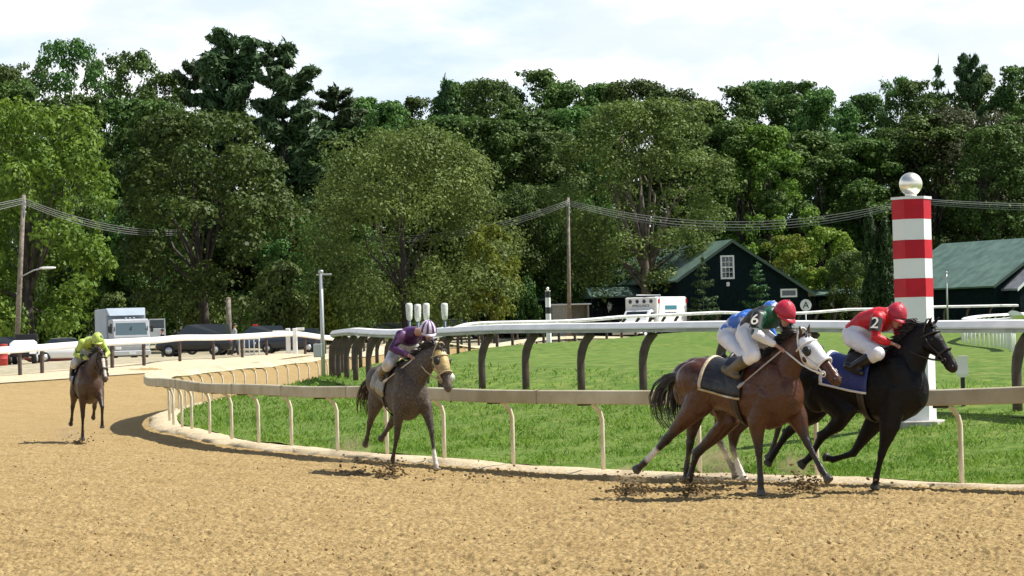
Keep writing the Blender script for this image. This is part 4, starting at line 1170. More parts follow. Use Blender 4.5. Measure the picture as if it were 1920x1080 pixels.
def ambulance(loc, yaw, sc):
    t = empty('ambulance', loc, yaw); t.scale = (sc, sc, sc); tag(t, 'white ambulance with square body, blue stars above the cab, behind far rail', 'ambulance')
    b = MB(); b.box((-1.9, 0, 1.85), (4.0, 2.36, 2.1), bev=.06); box = b.build('body_box', M_WHITEV, t)
    for k in range(4):
        s_ = MB(); y0 = -.78 + k * .52
        for a in (0, PI / 3, 2 * PI / 3):
            ca, sa = math.cos(a), math.sin(a); w, l = .042, .14
            pts = [(u * l * ca - v * w * sa, u * l * sa + v * w * ca) for u, v in ((-1, -1), (1, -1), (1, 1), (-1, 1))]
            s_.add([(.105 + .002 * a, y0 + py_, 2.62 + pz_) for py_, pz_ in pts] + [(.095, y0 + py_, 2.62 + pz_) for py_, pz_ in pts], [(0, 1, 2, 3), (7, 6, 5, 4), (0, 4, 5, 1), (1, 5, 6, 2), (2, 6, 7, 3), (3, 7, 4, 0)])
        s_.build('star', M_NAVY, box)
    tx = link('lettering', text_mesh('lettering', 'AMBULANCE', .22, .006, M_NAVY), box); tx.location = (.108, 0, 2.34); tx.rotation_euler = (PI / 2, 0, PI / 2)
    for y0 in (-1.187, 1.187):
        q = MB(); q.box((-1.75, y0, 2.2), (1.5, .012, .26)); q.build('side_sign', M_TEAL, box)
        q = MB()
        for k in range(9): q.box((-2.4 + k * .17, y0, 1.86), (.11, .012, .07 + .03 * (k % 2)))
        q.build('side_line', M_NAVY, box)
        q = MB(); q.box((-1.9, y0, .98), (3.9, .012, .22)); q.build('stripe', M_GREENV, box)
        for x0 in (-.1, -3.7): 
            q = MB(); q.box((x0 - .1, y0, 2.62), (.16, .05, .26)); q.build('marker_lamp', M_REDL, box)
    q = MB(); q.tube([(-3.5, -.6, 3.0), (-3.5, -.6, 3.05), (-.4, -.6, 3.05), (-.4, -.6, 3.0)], .03, 6); q.build('roof_rail', M_GALV, t)
    prof = [(-.1, .55), (2.05, .55), (2.12, .75), (2.1, 1.12), (1.95, 1.22), (1.05, 1.36), (.5, 2.02), (.3, 2.08), (-.1, 2.08)]
    rings = []
    for yy, ins in ((-1.0, .08), (-.92, 0), (.92, 0), (1.0, .08)):
        rings.append([(x - ins * (.6 if x > 0 else 0), yy, z - ins * (1 if z > 1.0 else -.3)) for x, z in prof])
    c = MB(); c.loft(rings, True, True, 0, False); c.build('cab', M_WHITEV, t)
    g_ = MB(); g_.add([(1.0, -.82, 1.41), (1.0, .82, 1.41), (.56, .76, 1.97), (.56, -.76, 1.97), (.97, -.82, 1.37), (.97, .82, 1.37), (.53, .76, 1.93), (.53, -.76, 1.93)],
                      [(0, 1, 2, 3), (7, 6, 5, 4), (0, 4, 5, 1), (3, 2, 6, 7), (0, 3, 7, 4), (1, 5, 6, 2)]); g_.build('windscreen', M_GLASS, t)
    for y0 in (-1.003, 1.003):
        g_ = MB(); g_.add([(.88, y0, 1.42), (.5, y0, 1.9), (.05, y0, 1.9), (.05, y0, 1.42), (.88, y0 * .985, 1.42), (.5, y0 * .985, 1.9), (.05, y0 * .985, 1.9), (.05, y0 * .985, 1.42)], [(0, 1, 2, 3), (7, 6, 5, 4), (0, 4, 5, 1), (1, 5, 6, 2), (2, 6, 7, 3), (3, 7, 4, 0)]); g_.build('side_window', M_GLASS, t)
        q = MB(); q.box((.85, y0 * 1.15, 1.45), (.08, .16, .24), bev=.03); q.build('mirror', M_BLACK, t)
        q = MB(); q.box((2.1, y0 * .75, .95), (.06, .34, .18), bev=.02); q.build('headlight', M_LAMP, t)
        for x0 in (1.3, -2.4): wheel(t, x0, y0 * .92, .4)
    q = MB(); q.box((2.12, 0, .92), (.05, .95, .26)); q.build('grille', M_BLACK, t)
    q = MB(); q.box((2.16, 0, .58), (.14, 1.9, .2), bev=.04); q.build('bumper', M_CHROME, t)
    return t
p = Vector((PX(1204, 224, 2), 224, zof(556, 1250, 224) - 2.9 * 1.2)); ambulance(p, R(-90 - 33), 1.2)

def car(loc, yaw, paint, label, tall=1.0, cat='car', lit=False):
    t = empty('parked_car', loc, yaw); tag(t, label, cat, 'vehicles parked behind the left rail')
    hh = 1.45 * tall; L2 = 2.25
    b = MB()
    secs = [(-L2, .72, .45, .62), (-L2 + .12, .84, .32, .86), (-1.3, .9, .26, .95), (0, .91, .25, .95), (1.1, .9, .26, .93), (1.75, .86, .3, .84), (L2 - .08, .78, .36, .7), (L2, .66, .42, .58)]
    b.loft([[(x, w * cy, z0 + (z1 - z0) * cz) for cy, cz in ((-.9, 0), (-1, .25), (-1, .75), (-.86, 1), (.86, 1), (1, .75), (1, .25), (.9, 0))] for x, w, z0, z1 in [(x, w, z0 * tall ** .5, z1 * tall) for x, w, z0, z1 in secs]])
    zb_ = .93 * tall
    cab = [(-1.95 if tall > 1.05 else -1.5, .8, 0.0), (-1.8 if tall > 1.05 else -.95, .66, 1.0), (-.3, .66, 1.06), (.35, .64, 1.0), (1.15, .78, 0.0)]
    vs_ = []
    for x, w, f_ in cab: vs_.append([(x, -w, zb_ - .02 + (hh - zb_) * f_), (x, w, zb_ - .02 + (hh - zb_) * f_)])
    flat = [v for pr_ in vs_ for v in pr_]
    top = MB()
    top.add(flat, [(2, 3, 5, 4), (4, 5, 7, 6)])
    top_f = [(0, 1, 3, 2), (6, 7, 9, 8), (0, 2, 4, 6, 8), (9, 7, 5, 3, 1)]
    b.add([(x, y, z + .012) for x, y, z in flat[2:8]] + [(x, y, z - .03) for x, y, z in flat[2:8]], [(0, 1, 3, 2), (2, 3, 5, 4), (0, 2, 8, 6), (2, 4, 10, 8), (1, 7, 9, 3), (3, 9, 11, 5), (0, 6, 7, 1), (4, 5, 11, 10)])
    b.build('body', paint, t)
    g_ = MB(); g_.add(flat, top_f + [(2, 3, 5, 4), (4, 5, 7, 6)]); g_.build('windows', M_GLASS, t)
    for x0 in (-1.35, 1.4):
        for y0 in (-.8, .8): wheel(t, x0, y0, .33 * tall ** .5, .22)
    for y0 in (-.6, .6):
        q = MB(); q.box((2.2, y0, .62 * tall), (.08, .32, .14), bev=.03); q.build('headlight', M_LAMP, t)
        q = MB(); q.box((-2.22, y0, .7 * tall), (.06, .3, .16), bev=.02); q.build('tail_light', M_REDL, t)
    if lit:
        q = MB(); q.box((0, 0, hh + .06), (.35, 1.0, .12), bev=.03); q.build('light_bar', M_REDL, t)
    return t
PAINT = {n: mat(n + '_car_paint', c, .3) for n, c in (('black', (.012, .013, .016)), ('silver', (.42, .43, .44)), ('blue', (.06, .10, .17)), ('maroon', (.14, .02, .025)), ('white', (.78, .78, .78)), ('dark', (.03, .033, .04)))}
car(spot(368, 168), R(172), PAINT['black'], 'black tall off-road car parked just right of the box truck', 1.28)
car(spot(398, 196, .25), R(8), PAINT['silver'], 'silver car whose roof shows above the rail, behind the black tall car', 1.25)
car(spot(480, 192, .3), R(186), PAINT['blue'], 'blue-grey car with red light bar right of the bare wooden post', 1.2, lit=True)
car(spot(115, 176), R(190), PAINT['maroon'], 'maroon car left of the truck, mostly hidden by the rail', 1.05)
car(spot(128, 163), R(12), PAINT['white'], 'low white car behind the rail between the cart and the truck', .95)
car(spot(20, 188, .2), R(4), PAINT['dark'], 'dark car near the foot of the street lamp pole', 1.15)
car(spot(545, 190, .2), R(175), PAINT['dark'], 'dark car behind the white gate posts', 1.1)
car(spot(860, 236, .3), R(5), PAINT['white'], 'white car far behind the rails below the wide olive tree', 1.1)
car(spot(715, 232, .2), R(178), PAINT['silver'], 'silver-grey car in the shade below the wide olive tree', 1.1)

# small white utility cart, red barrel, barrier rack and gate posts along the left bank
p = spot(47, 143); t = empty('utility_cart', p, R(-90)); t.scale = (1.15, 1.15, 1.15); tag(t, 'small white utility cart with black wheels, nose towards the track, far left', 'cart')
c = MB()
c.loft([[(x, w * cy, z0 + (z1 - z0) * cz) for cy, cz in ((-1, 0), (-1, .8), (-.75, 1), (.75, 1), (1, .8), (1, 0))] for x, w, z0, z1 in ((1.0, .4, .55, .72), (.92, .5, .5, .86), (.4, .56, .5, 1.02), (.1, .56, .5, 1.04), (.05, .54, .4, .5), (-1.0, .56, .4, .85))], True, True, 0, False)
for s_ in (-1, 1): c.loft([[(.9 + .42 * math.cos(a), s_ * y0, .3 + .42 * math.sin(a)) for a in [k * PI / 8 for k in range(1, 8)]] + [(.9 + .34 * math.cos(a), s_ * y0, .3 + .34 * math.sin(a)) for a in [k * PI / 8 for k in range(7, 0, -1)]] for y0 in (.42, .7)], True, True, 0, False)
c.build('body', M_WHITEV, t)
q = MB(); q.box((-.2, 0, .82), (.5, 1.0, .16), bev=.04); q.box((-.5, 0, 1.08), (.12, 1.0, .45), bev=.04); q.build('seat', M_BLACK, t)
q = MB(); q.box((.98, 0, .42), (.1, .9, .2), bev=.03); q.build('bumper', M_BLACK, t)
for s_ in (-1, 1):
    q = MB(); q.box((.97, s_ * .27, .72), (.06, .16, .1), bev=.02); q.build('headlight', M_LAMP, t)
    for x0 in (.8, -.75): wheel(t, x0, s_ * .56, .28, .22)
p = spot(2, 141); q = MB()
q.lathe([(.28, 0), (.3, .02), (.3, .3), (.315, .32), (.3, .34), (.3, .62), (.315, .64), (.3, .66), (.3, .95), (.31, .98), (.2, .98), (.19, .96)], 20)
q = q.build('barrel', mat('red_barrel', (.42, .04, .035), .5, var=.2, scale=3)); q.location = p; q.scale = (1.15, 1.15, 1.1); tag(q, 'red ribbed barrel behind the rail at the left edge', 'barrel')
p = spot(468, 161); t = empty('barrier_rack', p, R(10)); tag(t, 'low white barrier rack with upright bars behind the left rail', 'barrier')
q = MB(); q.tube([(-.55, 0, 0), (-.55, 0, .95), (.55, 0, .95), (.55, 0, 0)], .05, 8); q.build('frame', M_WHITE, t)
for k in range(3):
    q = MB(); q.tube([(-.27 + k * .27, 0, .08), (-.27 + k * .27, 0, .92)], .03, 8); q.build('bar', M_WHITE, t)
q = MB(); q.tube([(-.52, 0, .08), (.52, 0, .08)], .03, 6); q.build('foot_bar', M_WHITE, t)
for px, lab in ((541, 'left one of two thick white gate posts in the left rail'), (554, 'right one of two thick white gate posts, carrying a short arm')):
    D = 168.0; p = spot(px, D); zt = zof(614, px, D) - p.z
    t = empty('gate_post', p); tag(t, lab, 'gate post', 'white gate posts')
    q = MB(); q.box((0, 0, zt / 2 - .1), (.26, .26, zt + .1), bev=.03); q.build('post', M_WHITE, t)
    if px > 550:
        q = MB(); q.box((.3, 0, zt - .1), (.5, .12, .16), bev=.02); q.build('arm', M_WHITE, t)
    else:
        q = MB(); q.box((-.5, 0, zt - .22), (.8, .1, .12), bev=.02); q.build('arm', M_WHITE, t)
# ------------------------------------------------------------------ horses and riders
def coat_mat(name, rough=0.42, dirt=0.0, dcol=(0.30, 0.22, 0.13)):
    m, nt, b = new_mat(name)
    b.inputs['Roughness'].default_value = rough
    b.inputs['Specular IOR Level'].default_value = 0.4
    at = nt.nodes.new('ShaderNodeAttribute'); at.attribute_name = 'Col'
    t = nt.nodes.new('ShaderNodeTexCoord'); n = nt.nodes.new('ShaderNodeTexNoise'); n.inputs['Scale'].default_value = 5; n.inputs['Detail'].default_value = 7
    nt.links.new(t.outputs['Object'], n.inputs[0])
    mm = nt.nodes.new('ShaderNodeMath'); mm.operation = 'MULTIPLY_ADD'; mm.inputs[1].default_value = 1.1; mm.inputs[2].default_value = 0.45
    nt.links.new(n.outputs[0], mm.inputs[0])
    hv = nt.nodes.new('ShaderNodeHueSaturation'); nt.links.new(mm.outputs[0], hv.inputs['Value']); nt.links.new(at.outputs['Color'], hv.inputs['Color'])
    last = hv.outputs[0]
    if dirt:
        n2_ = nt.nodes.new('ShaderNodeTexNoise'); n2_.inputs['Scale'].default_value = 40; n2_.inputs['Detail'].default_value = 9; n2_.inputs['Roughness'].default_value = .7
        nt.links.new(t.outputs['Object'], n2_.inputs[0])
        r = nt.nodes.new('ShaderNodeValToRGB'); r.color_ramp.elements[0].position = 0.60 - dirt * .2; r.color_ramp.elements[1].position = 0.74 - dirt * .12
        nt.links.new(n2_.outputs[0], r.inputs[0])
        x = nt.nodes.new('ShaderNodeMixRGB'); nt.links.new(r.outputs[0], x.inputs[0]); nt.links.new(last, x.inputs[1]); x.inputs[2].default_value = (*dcol, 1); last = x.outputs[0]
    nt.links.new(last, b.inputs['Base Color'])
    n3 = nt.nodes.new('ShaderNodeTexNoise'); n3.inputs['Scale'].default_value = 60; n3.inputs['Detail'].default_value = 4
    nt.links.new(t.outputs['Object'], n3.inputs[0])
    bp = nt.nodes.new('ShaderNodeBump'); bp.inputs['Strength'].default_value = 0.2; bp.inputs['Distance'].default_value = 0.006
    n4 = nt.nodes.new('ShaderNodeTexNoise'); n4.inputs['Scale'].default_value = 9; n4.inputs['Detail'].default_value = 3; n4.inputs['Distortion'].default_value = .6
    b2 = nt.nodes.new('ShaderNodeBump'); b2.inputs['Strength'].default_value = 0.55; b2.inputs['Distance'].default_value = 0.03
    nt.links.new(t.outputs['Object'], n4.inputs[0]); nt.links.new(n4.outputs[0], b2.inputs['Height']); nt.links.new(b2.outputs[0], bp.inputs['Normal'])
    nt.links.new(n3.outputs[0], bp.inputs['Height']); nt.links.new(bp.outputs[0], b.inputs['Normal'])
    rr_ = nt.nodes.new('ShaderNodeMath'); rr_.operation = 'MULTIPLY_ADD'; rr_.inputs[1].default_value = .5; rr_.inputs[2].default_value = rough - .25
    nt.links.new(n.outputs[0], rr_.inputs[0]); nt.links.new(rr_.outputs[0], b.inputs['Roughness'])
    return m

def etube(mb, pts, rads, lat, n=14, cap=True):
    """tube with elliptical sections: rads = (across, along the other axis); lat = rough sideways axis"""
    pts = [Vector(p) for p in pts]; lat = Vector(lat); rings = []
    N = len(pts)
    P2 = []; R2 = []
    for i in range(N):
        d = (pts[min(i + 1, N - 1)] - pts[max(i - 1, 0)]).normalized()
        a = (lat - d * lat.dot(d)).normalized(); b = d.cross(a)
        ra, rb = rads[i]
        rings.append((pts[i], a, b, ra, rb, d))
    out = []
    mk = lambda p, a, b, ra, rb: [p + a * ra * math.cos(2 * PI * j / n) + b * rb * math.sin(2 * PI * j / n) for j in range(n)]
    if cap:
        p, a, b, ra, rb, d = rings[0]; e = min(ra, rb)
        out += [mk(p - d * e * .85, a, b, ra * .35, rb * .35), mk(p - d * e * .5, a, b, ra * .8, rb * .8)]
    out += [mk(p, a, b, ra, rb) for p, a, b, ra, rb, d in rings]
    if cap:
        p, a, b, ra, rb, d = rings[-1]; e = min(ra, rb)
        out += [mk(p + d * e * .5, a, b, ra * .8, rb * .8), mk(p + d * e * .85, a, b, ra * .35, rb * .35)]
    mb.loft(out)

def organic(name, mb, voxel, smooth=4, mats=()):
    """fuses overlapping closed forms into one continuous skin"""
    me = mb.mesh(name + '_raw', [M_BLACK])
    o = bpy.data.objects.new('tmp', me); COL.objects.link(o)
    md = o.modifiers.new('r', 'REMESH'); md.mode = 'VOXEL'; md.voxel_size = voxel; md.use_smooth_shade = True
    ms = o.modifiers.new('s', 'SMOOTH'); ms.factor = 0.5; ms.iterations = smooth
    dg = bpy.context.evaluated_depsgraph_get(); dg.update()
    out = bpy.data.meshes.new_from_object(o.evaluated_get(dg)); out.name = name
    bpy.data.objects.remove(o); bpy.data.meshes.remove(me)
    out.materials.clear()
    for m in mats: out.materials.append(m)
    out.polygons.foreach_set('material_index', [0] * len(out.polygons))
    out.polygons.foreach_set('use_smooth', [True] * len(out.polygons))
    return out

def seg_dist(Pn, a, b):
    a = np.array(a); b = np.array(b); ab = b - a
    t = np.clip(((Pn - a) @ ab) / (ab @ ab + 1e-9), 0, 1)
    return np.linalg.norm(Pn - (a + t[:, None] * ab), axis=1), t

TRUNK = [(-0.86, 1.31, 0.10, 0.14), (-0.78, 1.30, 0.20, 0.235), (-0.62, 1.30, 0.275, 0.29), (-0.42, 1.275, 0.28, 0.30), (-0.22, 1.23, 0.265, 0.29), (0.0, 1.19, 0.285, 0.335),
         (0.20, 1.165, 0.29, 0.39), (0.38, 1.175, 0.275, 0.43), (0.52, 1.175, 0.25, 0.40), (0.66, 1.16, 0.215, 0.325), (0.78, 1.15, 0.15, 0.22)]
_T = np.array(TRUNK)
def trunk_pt(x, th, off=0.0):
    zc, ry, rz = (float(np.interp(x, _T[:, 0], _T[:, k])) for k in (1, 2, 3))
    egg = 1 - 0.16 * max(0, math.cos(th))          # narrower along the spine
    return Vector((x, (ry + off) * math.sin(th) * egg, zc + (rz + off) * math.cos(th)))

class Horse:
    def __init__(s, name, loc, heading, label, cfg):
        s.cfg = cfg; s.loc = Vector(loc); s.rz = heading - PI / 2
        s.root = empty('racehorse', loc, s.rz); tag(s.root, label, 'horse', 'horses running the race')
        s.M = Matrix.Translation(s.loc) @ Matrix.Rotation(s.rz, 4, 'Z'); s.Mi = s.M.inverted()
    def at(s, px, py, y):
        """photo pixel -> point of the horse's own lengthwise plane y"""
        d = (P(px, py, F) - Vector((0, 0, EYE)))
        o = s.Mi @ Vector((0, 0, EYE)); dl = (s.Mi.to_3x3() @ d)
        t = (y - o.y) / dl.y
        q = o + dl * t
        return Vector((q.x, y, q.z))

def build_horse(h, coat, voxel=0.017):
    c = h.cfg; mb = MB()
    rings = [[trunk_pt(x, 2 * PI * j / 20) for j in range(20)] for x, *_ in TRUNK]
    a0 = trunk_pt(-0.86, 0).lerp(trunk_pt(-.86, PI), .5); 
    mb.loft([[a0 + (p - a0) * .4 + Vector((-.05, 0, 0)) for p in rings[0]]] + rings + [[Vector((.82, 0, 1.18)) + (p - Vector((.77, 0, 1.19))) * .45 for p in rings[-1]]])
    # neck
    poll = Vector(c['poll']); nlat = Vector(c.get('nlat', (0, 1, 0)))
    n0, n1 = Vector((0.46, 0, 1.33)), Vector((0.68, 0, 1.45))
    n1 = n1 + (poll - Vector((1.15, 0, 1.75))) * .25
    n2 = n1.lerp(poll, 0.52) + Vector((0.01, 0, 0.035))
    necks = [n0, n1, n2, n1.lerp(poll, .8) + Vector((0, 0, .015)), poll]
    etube(mb, necks, [(.18, .30), (.135, .24), (.098, .18), (.083, .142), (.075, .118)], nlat)
    # head
    hd = (Vector(c['muzzle']) - poll); HLn = hd.length; hd.normalize()
    hlat = Vector(c.get('hlat', (0, 1, 0))); hlat = (hlat - hd * hlat.dot(hd)).normalized(); up = hd.cross(hlat)
    if up.z < 0: up = -up          # points out of the forehead
    if up.z < 0.15 and up.x < 0: up = -up
    h.head = (poll, hd, hlat, up, HLn)
    hp = lambda t, u=0.0, v=0.0: poll + hd * (t * HLn) + up * u + hlat * v
    HS = [(-.04, .055, .07, 0.0), (.10, .082, .105, -.01), (.24, .095, .132, -.022), (.38, .088, .125, -.022), (.52, .068, .098, -.008), (.66, .060, .088, -.003), (.80, .058, .080, -.006), (.92, .063, .077, -.010), (.985, .05, .06, -.012)]
    h.HS = HS
    etube(mb, [hp(t, u) for t, a, b, u in HS], [(a, b) for t, a, b, u in HS], hlat)
    for sgn in (-1, 1):
        ball(mb, hp(.30, -.075, sgn * .055), .062, sc=(1, 1, 1))                        # jowl
        ball(mb, hp(.27, .045, sgn * .062), .034)                                       # brow
        ball(mb, hp(.93, .01, sgn * .032), .026)                                        # nostril rim
        e0 = hp(-.01, .055, sgn * .045); ed = (up * .75 - hd * .9 * c.get('earback', .6) + hlat * sgn * .25).normalized()
        etube(mb, [e0, e0 + ed * .05, e0 + ed * .10, e0 + ed * .155], [(.024, .022), (.03, .024), (.022, .018), (.006, .006)], hlat, 8)
    ball(mb, hp(.9, -.06, 0), .032)                                                     # chin
    # muscles
    for sgn in (-1, 1):
        for ctr, r, sc_ in (((.52, .15, 1.28), .17, (1.1, .55, 1.45)), ((.55, .11, 1.08), .15, (.9, .8, 1.0)), ((-.60, .14, 1.32), .22, (1.25, .65, 1.0)), ((-.52, .155, 1.12), .19, (1.1, .55, 1.25)), ((-.74, .12, 1.17), .14, (.9, .6, 1.4)), ((.70, .09, 1.16), .12, (.8, .8, 1.1))):
            ball(mb, (ctr[0], sgn * ctr[1], ctr[2]), r, 14, 10, sc_)
    # legs: four joints each after the root
    h.segs = []
    for key in ('RF', 'LF', 'RH', 'LH'):
        J = [Vector(p) for p in c[key]]; fore = key[1] == 'F'; sy = -1 if key[0] == 'R' else 1
        rt = Vector((.50, sy * .155, 1.16)) if fore else Vector((-.50, sy * .15, 1.18))
        p0, p1, p2, p3 = J            # elbow/stifle, knee/hock, fetlock, hoof tip
        if fore:
            path = [rt, p0, p0.lerp(p1, .45), p0.lerp(p1, .85), p1, p1.lerp(p2, .18), p1.lerp(p2, .55), p1.lerp(p2, .85), p2, p2.lerp(p3, .5)]
            rr = [(.115, .17), (.092, .13), (.064, .085), (.047, .053), (.046, .054), (.036, .042), (.029, .036), (.031, .04), (.038, .046), (.034, .038)]
        else:
            path = [rt, p0, p0.lerp(p1, .4), p0.lerp(p1, .8), p1, p1.lerp(p2, .15), p1.lerp(p2, .5), p1.lerp(p2, .85), p2, p2.lerp(p3, .5)]
            rr = [(.12, .20), (.105, .15), (.072, .098), (.048, .062), (.05, .066), (.042, .052), (.032, .041), (.034, .043), (.04, .048), (.035, .04)]
        etube(mb, path, rr, (0, 1, 0), 12)
        if not fore:    # point of hock
            bk = (p0 - p1).normalized(); ball(mb, p1 + Vector((-.045, 0, .03)), .03)
        # hoof: a flared truncated cone from the pastern to the toe
        d = (p3 - p2).normalized(); lat = Vector((0, 1, 0)); q0 = p2.lerp(p3, .5)
        etube(mb, [q0, p2.lerp(p3, .72), p3], [(.038, .043), (.05, .057), (.058, .068)], lat, 12, cap=False)
        h.segs.append((key, [rt, p0, p1, p2, p3]))
    me = organic('body', mb, voxel, 5, [coat])
    # coat colours belong to the hair: black points, socks, muzzle
    n = len(me.vertices); V = np.empty(n * 3); me.vertices.foreach_get('co', V); V = V.reshape(-1, 3)
    base = np.array(c['coat']); pts_ = np.array(c.get('points', c['coat'])); sock = np.array((.70, .66, .58)); hoofc = np.array(c.get('hoof', (.05, .045, .04)))
    colr = np.tile(base, (n, 1))
    low = np.clip((1.02 - V[:, 2]) / .3, 0, 1) * 0.0
    best = np.full(n, .16); 
    for key, J in h.segs:
        for k in range(4):
            d, t = seg_dist(V, J[k], J[k + 1])
            m_ = (d < best) & (d < (.17, .13, .10, .12)[k])
            if k == 0: f = np.zeros(n)
            elif k == 1: f = np.clip((t - .35) / .5, 0, 1)
            else: f = np.ones(n)
            cc = base * (1 - f)[:, None] + pts_ * f[:, None]
            sk = c.get('socks', {}).get(key)
            if sk is not None:
                s0, s1 = sk if isinstance(sk, tuple) else (sk, 9)
                prog = (k - 2) + t            # 0 at knee/hock .. 1 fetlock .. 2 toe
                if k >= 2:
                    s_ = np.clip((prog - s0) / .1, 0, 1) * np.clip((s1 - prog) / .1, 0, 1); cc = cc * (1 - s_)[:, None] + sock * s_[:, None]
            if k == 3:
                s_ = np.clip((t - .55) / .08, 0, 1); hc = np.array((.42, .37, .30)) if (sk is not None and not isinstance(sk, tuple)) else hoofc
                cc = cc * (1 - s_)[:, None] + hc * s_[:, None]
            colr[m_] = cc[m_]; best = np.where(m_, d, best)
    d, t = seg_dist(V, hp(.62), hp(1.0)); m_ = d < .14; s_ = np.clip((t - .1) / .8, 0, 1)[:, None] * c.get('muz', .75)
    colr[m_] = (colr * (1 - s_) + np.array(c.get('muzcol', (.02, .016, .014))) * s_)[m_]
    if c.get('blaze'):
        d, t = seg_dist(V, hp(.25, .11), hp(.85, .075)); m_ = d < .032; colr[m_] = (.6, .55, .48)
    ca = me.color_attributes.new('Col', 'FLOAT_COLOR', 'POINT')
    ca.data.foreach_set('color', np.concatenate([colr, np.ones((n, 1))], 1).astype(np.float32).ravel())
    link('body', me, h.root)
    # eyes and nostrils
    for sgn in (-1, 1):
        q = MB(); ball(q, hp(.27, .022, sgn * .083), .021, 12, 8); q.build('eye', M_EYE, h.root)
        q = MB(); ball(q, hp(.955, .018, sgn * .048), .016, 10, 6, (1, 1, 1)); q.build('nostril', M_BLACK, h.root)
    # mane: locks along the crest
    rs = random.Random(5); q = MB()
    wind = Vector(c.get('wind', (-.9, -.25, .1)))
    crest = []
    for i in range(60):
        t = i / 59; k = t * (len(necks) - 2) + 1 if t < 1 else len(necks) - 1
        i0 = int(min(k, len(necks) - 2)); f = k - i0; pp = necks[i0].lerp(necks[i0 + 1], f)
        rb = [.27, .215, .165, .135, .115]; r_ = rb[i0] * (1 - f) + rb[i0 + 1] * f
        dn_ = (necks[i0 + 1] - necks[i0]).normalized(); a = (nlat - dn_ * nlat.dot(dn_)).normalized(); bb = dn_.cross(a)
        if bb.z < 0: bb = -bb
        crest.append((pp + bb * (r_ - .015), bb, a))
    for i, (pp, bb, a) in enumerate(crest):
        for k in range(4):
            ln = rs.uniform(.09, .2); w = rs.uniform(.008, .016)
            dr = (bb * rs.uniform(.3, .7) + wind * rs.uniform(.3, .8) + a * rs.uniform(-.6, .25)).normalized()
            p1 = pp + dr * ln * .5 + Vector((0, 0, rs.uniform(-.02, .02))); p2 = p1 + (dr + Vector((0, 0, -.55))).normalized() * ln * .5
            st = pp + a * rs.uniform(-.02, .02)
            q.tube([st, p1, p2], [w, w * .8, w * .2], 4)
    mane = c.get('mane', M_MANE)
    q.build('mane', mane, h.root); q = MB()
    for k in range(16):      # forelock
        st = hp(0, .06, rs.uniform(-.03, .03)); p1 = st + up * .05 + hd * rs.uniform(-.03, .06); p2 = p1 + hd * rs.uniform(.03, .1) + hlat * rs.uniform(-.06, .06) + wind * .05
        q.tube([st, p1, p2], [.009, .008, .002], 4)
    q.build('forelock', mane, h.root)
    # tail: a thick spray of hair strands
    q = MB(); tp = [Vector(p) for p in c['tail']]
    q.tube([Vector((-.80, 0, 1.42))] + tp[:2], [.045, .04, .03], 8)
    for k in range(90):
        off = Vector((rs.uniform(-1, 1), rs.uniform(-1, 1), rs.uniform(-1, 1))); pts = []
        ln = rs.uniform(.6, 1.05)
        for i, p_ in enumerate(tp):
            t = i / (len(tp) - 1)
            spread = .02 + .085 * math.sin(min(1, t * 1.15) * PI * .62)
            pts.append(p_ + off * spread + Vector((0, 0, rs.uniform(-.015, .015) * t)))
        m_ = max(2, int(len(pts) * ln + .5)); pts = [Vector((-.82, 0, 1.42)) + off * .015] + pts[:m_]
        w = rs.uniform(.006, .014)
        q.tube(pts, [w] + [w * (1 - .75 * i / len(pts)) for i in range(1, len(pts))], 4)
    q.build('tail', c.get('tailmat', mane), h.root)
    return hp

